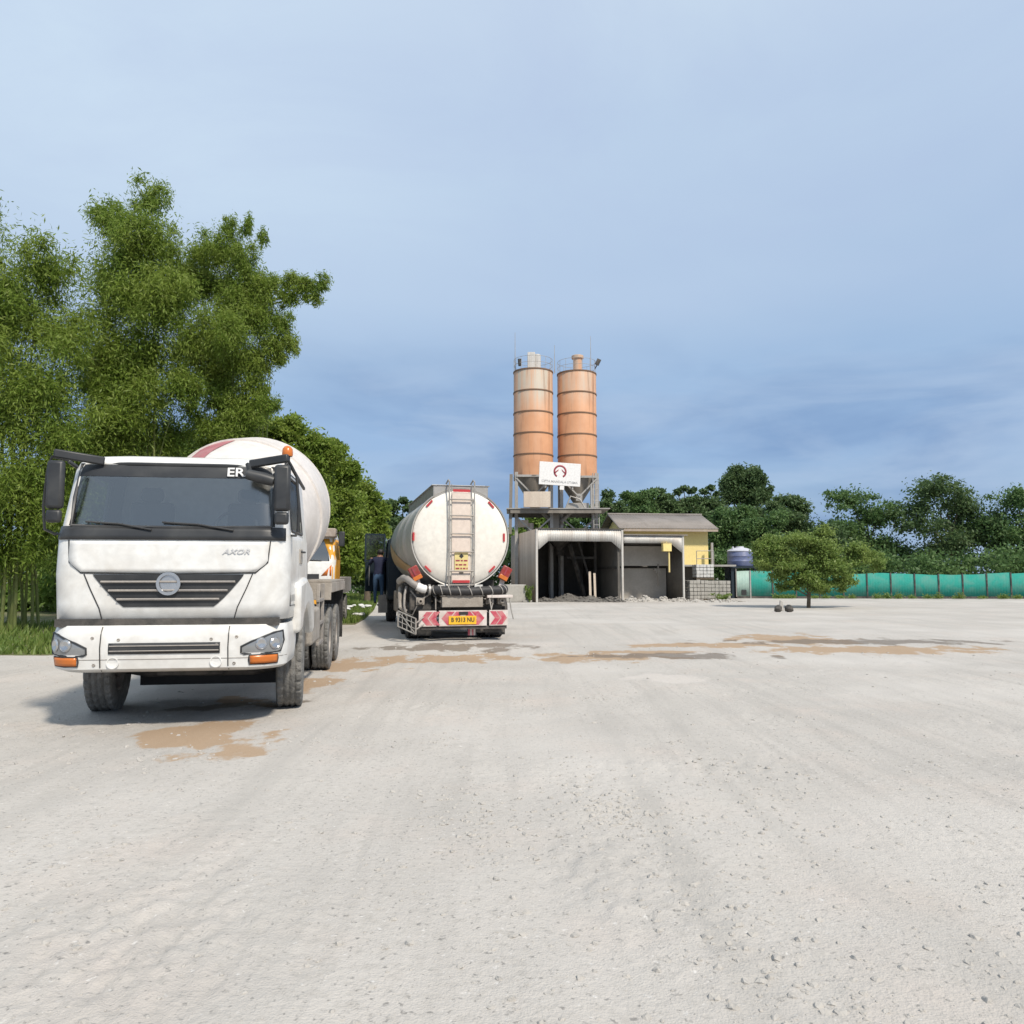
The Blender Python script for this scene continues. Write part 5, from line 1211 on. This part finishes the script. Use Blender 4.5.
bamboo('tall bright bamboo whose side branch reaches out over the drum of the mixer lorry', (-8.6, Yb + 1, 0), c1, 190000, 3, .115, 22)
c2 = [cp(*a) for a in [(150, 240, 22, 40), (120, 290, 22, 50), (170, 300, 22, 40), (150, 350, 22, 50), (100, 370, 22, 50), (180, 390, 22, 30), (130, 420, 22, 50), (90, 460, 22, 55), (150, 200, 22, 22), (110, 220, 22, 26)]]
bamboo('dense tall bamboo behind the cab of the mixer lorry', (-11, 23, 0), c2, 130000, 4, .135)
c3 = [cp(*a) for a in [(40, 270, 20, 46), (10, 320, 20, 50), (60, 340, 20, 44), (20, 390, 20, 55), (60, 430, 20, 50), (-20, 300, 20, 60), (30, 480, 20, 60), (-30, 430, 20, 60), (40, 530, 20, 50), (-20, 530, 20, 60), (-30, 220, 20, 44)]]
bamboo('bamboo at the far left margin of the yard', (-14, 21, 0), c3, 110000, 5, .14)
# --- greener trees stepping down behind, left to centre
def lump(label, Y, pts, n, seed, lm, size, name='tree', cat='tree', group=None, base=None):
    cl_ = [cp(a[0], a[1], Y, *a[2:]) for a in pts]
    bx = base if base is not None else sum(c[0] for c in cl_) / len(cl_)
    t = thing(name, label, cat, (bx, Y, 0), 0, group)
    rel = [(c[0] - bx, c[1] - Y, c[2], c[3], c[4], c[5]) for c in cl_]
    q = random.Random(seed); tr = MB(); zt = max(c[2] for c in rel)
    tr.tube([(0, 0, -.1), (.1, 0, zt * .4), (0, .1, zt * .75)], [.028 * zt, .02 * zt, .008 * zt], 8)
    for c in rel:
        s0 = Vector((0, 0, min(zt * .5, c[2] * .6))); e = Vector(c[:3]); tr.tube([s0, s0.lerp(e, .5) + Vector((0, 0, .2)), e], [.010 * zt, .007 * zt, .003 * zt], 6)
    tr.build('trunk', M['bark'], t, sharp=60)
    # break each clump into smaller tufts for an uneven outline
    sub = []
    for c in rel:
        for k in range(15):
            d = Vector((q.gauss(0, 1), q.gauss(0, 1), q.gauss(0, 1))).normalized() * q.uniform(.3, .95); s_ = q.uniform(.18, .44)
            sub.append((c[0] + d.x * c[3], c[1] + d.y * c[4], max(.3, c[2] + d.z * c[5]), c[3] * s_, c[4] * s_, c[5] * s_ * .85))
    sub += [(c[0], c[1], c[2], c[3] * .78, c[4] * .78, c[5] * .78) for c in rel]
    leaves('crown', M[lm], t, sub, int(n * 1.25), size * .9, .5, .25, .5, seed)
    return t
G1 = 'trees along the left side of the yard'
lump('light green tree rising just behind the mixer drum', 29, [(262, 440, 30, 24), (310, 445, 22, 20), (335, 455, 14, 14), (250, 415, 26, 16), (290, 430, 22, 18), (240, 425, 26, 18), (300, 465, 28, 24), (270, 490, 34, 34), (320, 470, 16, 16), (315, 500, 24, 26), (300, 540, 30, 30), (250, 540, 40, 40)], 60000, 21, 'leafbamboo', .17, group=G1)
lump('bushy tree between the drum and the tanker, second in the row', 35, [(330, 450, 18, 14), (348, 470, 17, 15), (325, 480, 24, 22), (345, 505, 22, 22), (330, 530, 26, 26), (350, 555, 22, 26), (325, 570, 26, 22), (355, 535, 14, 16)], 48000, 22, 'leafbamboo', .18, group=G1)
lump('drooping willowy tree beside the tanker cab', 42, [(362, 490, 15, 15), (372, 505, 14, 14), (360, 520, 20, 20), (378, 530, 13, 18), (365, 555, 18, 22), (380, 565, 14, 20), (345, 480, 16, 16), (384, 512, 8, 9)], 24000, 23, 'leafbamboo', .24, group=G1)
lump('small dark tree with loose tufts just left of the tank', 58, [(392, 505, 9, 7), (403, 500, 6, 4), (410, 508, 9, 7), (395, 525, 14, 14), (415, 530, 14, 14), (400, 550, 20, 22)], 12000, 24, 'leafdark', .30, group=G1)
lump('dark undergrowth tree behind the cab of the tanker', 48, [(372, 560, 22, 20), (390, 565, 18, 20), (350, 575, 22, 14), (398, 545, 14, 16), (410, 570, 18, 18)], 18000, 25, 'leafdark', .26, group=G1)
lump('broad tree behind the white mixer cab', 30, [(180, 460, 40, 34), (140, 480, 44, 40), (200, 520, 44, 40), (100, 500, 44, 40), (150, 550, 44, 36), (90, 560, 44, 30)], 30000, 26, 'leafmid', .24, group=G1)
# --- far right wooded edge
G2 = 'woodland trees behind the silos and the yellow house'
F = 'leafforest'; Dk = 'leafdark'
far = [
 ('low tree seen between the tanker and the silo legs', 66, [(500, 545, 20, 16), (480, 540, 22, 18), (515, 535, 14, 12), (455, 545, 24, 18)], F, 9000),
 ('light green tree seen through the silo legs', 62, [(535, 522, 13, 11), (550, 518, 10, 9), (525, 535, 14, 12), (545, 535, 16, 14)], 'leafmid', 9000),
 ('tree seen behind the right silo legs', 64, [(570, 520, 14, 12), (588, 515, 12, 12), (580, 535, 16, 14), (602, 530, 14, 14)], F, 9000),
 ('pointed tree just right of the silos', 68, [(608, 497, 7, 10), (607, 507, 12, 10), (618, 510, 12, 10), (600, 515, 12, 12), (612, 530, 22, 18)], Dk, 11000),
 ('rounded tree above the left end of the yellow house roof', 70, [(632, 500, 14, 9), (648, 496, 11, 7), (640, 512, 18, 12), (625, 520, 16, 14)], F, 12000),
 ('loose crowned tree above the middle of the yellow house roof', 72, [(655, 492, 12, 5), (664, 500, 10, 8), (650, 505, 14, 10), (668, 515, 18, 14)], Dk, 10000),
 ('tree with two arching sprays above the roof ridge', 72, [(678, 492, 5, 5), (684, 488, 6, 3), (692, 491, 5, 4), (697, 498, 5, 5), (685, 504, 16, 8), (675, 512, 16, 12), (695, 515, 16, 14)], Dk, 10000),
 ('tree with one drooping spray left of the tallest crown', 74, [(704, 491, 5, 4), (711, 488, 6, 3), (716, 494, 4, 4), (710, 502, 13, 8), (718, 512, 14, 12), (705, 520, 18, 14)], Dk, 10000),
 ('tallest tree, a big round dark crown standing above the woodland', 76, [(738, 472, 13, 10), (750, 478, 14, 12), (728, 482, 12, 10), (760, 488, 12, 11), (740, 490, 18, 12), (730, 496, 14, 10), (766, 498, 8, 9), (752, 500, 18, 12), (745, 520, 24, 16)], Dk, 26000),
 ('dense green tree behind the right end of the yellow house', 66, [(725, 520, 18, 14), (738, 535, 20, 16), (718, 540, 16, 20), (730, 560, 22, 22), (745, 515, 16, 12)], F, 16000),
 ('leafy tree behind the water tank', 64, [(755, 530, 20, 14), (765, 545, 22, 18), (748, 550, 18, 20), (775, 520, 16, 12), (760, 570, 26, 22)], F, 16000),
 ('tree with a flat dark top at the right end of the wood', 70, [(785, 500, 14, 8), (798, 504, 16, 8), (775, 508, 14, 10), (790, 520, 24, 14), (805, 535, 26, 20)], Dk, 14000),
 ('low dark tree filling the gap behind the olive tree', 60, [(785, 555, 24, 22), (810, 560, 28, 24), (830, 540, 24, 20), (800, 585, 30, 18)], Dk, 12000),
 ('broad tree beyond the right part of the green fence', 66, [(850, 500, 26, 16), (880, 515, 26, 18), (840, 530, 26, 22), (870, 550, 34, 26), (900, 560, 30, 26)], F, 16000),
 ('tall tree far along the green fence', 64, [(930, 490, 28, 18), (960, 505, 28, 20), (920, 520, 28, 22), (950, 545, 36, 28), (985, 530, 28, 26)], Dk, 16000),
 ('last tree at the right margin of the wood', 62, [(1020, 500, 30, 18), (1000, 530, 30, 22), (1040, 540, 36, 28), (1010, 565, 34, 24)], F, 14000),
]
for i, (lab, Y, pts, lm, n) in enumerate(far): lump(lab, Y, pts, n, 40 + i, lm, .30, group=G2)
def undergrowth(label, pts, n, seed, lm):
    if pts[0][2] < 1:
        q = random.Random(seed); o = leaves('weeds', M[lm], None, [(x + q.uniform(-.3, .3), y, .12, .35, .15, q.uniform(.1, .35)) for x, y, h in pts], n, .11, .4, -.3, .5, seed); tag(o, label, kind='stuff'); return
    sub = []; q = random.Random(seed)
    for (x, y, h) in pts:
        for k in range(7): sub.append((x + q.uniform(-1.5, 1.5), y + q.uniform(-1, 1), q.uniform(.2, h), q.uniform(.8, 1.6), 1.2, q.uniform(.5, 1.1)))
    o = leaves('undergrowth', M[lm], None, sub, n, .3, .5, .2, .5, seed); tag(o, label, kind='stuff')
undergrowth('dense low green undergrowth filling the foot of the woodland', [(x, 57 + 2 * math.sin(x), 3.2) for x in range(-12, 48, 2)], 60000, 91, 'leafforest')
undergrowth('dense low green undergrowth behind the bamboo on the left', [(x, 27 + .3 * x + 12 if False else 30 - .25 * (x + 9) , 2.6) for x in range(-30, -9, 2)], 30000, 92, 'leafmid')
undergrowth('weeds growing along the foot of the green fence', [(x * .7, 49.9 - .037 * x, .35) for x in range(24, 62) if x % 5 != 2], 9000, 93, 'leafolive')
# --- olive green tree in front of the fence
lump('small bushy light green tree in front of the green fence', 36, [(774, 548, 19, 13), (798, 540, 22, 12), (763, 562, 14, 11), (790, 562, 24, 14), (821, 552, 24, 16), (807, 575, 22, 12), (780, 576, 13, 8), (834, 568, 24, 16), (855, 552, 17, 14), (758, 545, 8, 7), (817, 584, 20, 9), (794, 584, 13, 7), (841, 582, 15, 9), (875, 560, 13, 12), (780, 588, 7, 6), (825, 532, 13, 8)], 38000, 71, 'leafolive', .13, cat='small tree')
# --- grass verge
def verge():
    mb = MB(); pts = [(-5.0, 24.3), (-5.2, 27), (-6.0, 33), (-7.6, 43), (-8.2, 50), (-11, 64), (-60, 64), (-60, 15), (-9, 15), (-8.2, 19), (-7.4, 23.5)]
    m, nt, b = newmat('verge_soil'); v = objvec(nt)
    nt.links.new(mixc(nt, noisef(nt, 1.5, 5, .4, .6, v), (.10, .13, .04), (.17, .15, .09)), b.inputs['Base Color']); b.inputs['Roughness'].default_value = .95
    n = len(pts); mb.add([(x, y, .03) for x, y in pts] + [(x, y, -.1) for x, y in pts], [tuple(range(n))] + [(i, (i + 1) % n, n + (i + 1) % n, n + i) for i in range(n)])
    mb.build('verge', m)['kind'] = 'structure'
    # blades
    import bisect
    def inside(x, y):
        c = False; j = n - 1
        for i in range(n):
            xi, yi = pts[i]; xj, yj = pts[j]
            if (yi > y) != (yj > y) and x < (xj - xi) * (y - yi) / (yj - yi) + xi: c = not c
            j = i
        return c
    V_, F_ = [], []
    k = 0
    while k < 26000:
        y = 15 + 40 * rnd.random() ** 1.3; x = -4.8 - 10 * rnd.random() ** 1.5
        if not inside(x, y): continue
        tall = max(.0, noise.noise((x * .8, y * .5, 0))) ; h = rnd.uniform(.08, .22) + .35 * tall; a = rnd.random() * 6.28; wv = .018 + .01 * rnd.random()
        lx, ly = rnd.gauss(0, .3) * h, rnd.gauss(0, .3) * h; dx, dy = wv * math.cos(a), wv * math.sin(a)
        b0 = len(V_); V_ += [(x - dx, y - dy, .02), (x + dx, y + dy, .02), (x + lx * .5 + dx * .7, y + ly * .5 + dy * .7, h * .6), (x + lx * .5 - dx * .7, y + ly * .5 - dy * .7, h * .6), (x + lx, y + ly, h)]
        F_ += [(b0, b0 + 1, b0 + 2, b0 + 3), (b0 + 3, b0 + 2, b0 + 4)]; k += 1
    g = MB(); g.v = V_; g.f = F_
    tag(g.build('grass', M['grass'], fixn=False), 'rough green grass on the verge left of the tanker', kind='stuff')
verge()
def litter(i):
    return (-6.1 - 1.6 * rnd.random(), 30 + 4 * rnd.random(), .05 + .09 * rnd.random()) if i > 3 else (-5.5 + .35 * rnd.random(), 25.6 + rnd.random(), .10)
ml = MB()
for i in range(26):
    x, y, r_ = litter(i); vs, fs = rock_verts(r_ * 1.3, i + 900, .45); ml.add([(x + p_[0], y + p_[1], .22 + p_[2]) for p_ in vs], fs)
tag(ml.build('litter', M['rag'], fixn=False, sharp=30), 'white scraps of litter lying in the grass', kind='stuff')
# weeds at the shed and the stacks
def weed(name, label, loc, n, r, h, lm, seed):
    t = thing(name, label, 'weed', loc)
    st = MB(); q = random.Random(seed); tips = []
    for k in range(9):
        e = (q.uniform(-r, r), q.uniform(-r, r) * .6, h * q.uniform(.5, 1)); st.tube([(0, 0, 0), (e[0] * .4, e[1] * .4, e[2] * .6), e], [.012, .01, .004], 5); tips.append((*e, r * .3, r * .3, h * .2)); tips.append((e[0] * .5, e[1] * .5, e[2] * .55, r * .35, r * .3, h * .2))
    st.build('stems', M['culm'], t); leaves('leaves', M[lm], t, tips, n, .09, .5, .1, .6, seed)
weed('weed_clump', 'dark green weed growing against the concrete block by the shed', local(ST, -.38, .05), 900, .22, .85, 'leafmid', 5)
weed('weed_clump', 'yellowish weed tufts at the foot of the right block stack', (gp(722, 44.6)), 700, .6, .45, 'leafolive', 6)
# two dark stones under the olive tree
for px, lab in ((778, 'left dark brown stone beside the upright pale stone'), (789, 'right dark brown stone beside the upright pale stone')):
    p = gat(px, 612); vs, fs = rock_verts(.26, px, .8)
    o = MB().add(vs, fs).build('stone', M['dark'], sharp=30, bevel=.03); o.location = (p.x, p.y, .14); tag(o, lab, 'stone')
p = gat(783.5, 611); o = MB().prism([(-.10, 0, 0), (.10, 0, 0), (.06, 0, .40), (-.05, 0, .46)], (0, .12, 0)).build('stone_marker', M['rock'], bevel=.02); o.location = (p.x, p.y + .2, 0); tag(o, 'upright pale stone between two dark brown stones under the olive tree', 'stone')

# ------------------------------------------------------------------ render settings
scene.render.engine = 'CYCLES'
scene.cycles.max_bounces = 6; scene.cycles.transparent_max_bounces = 12
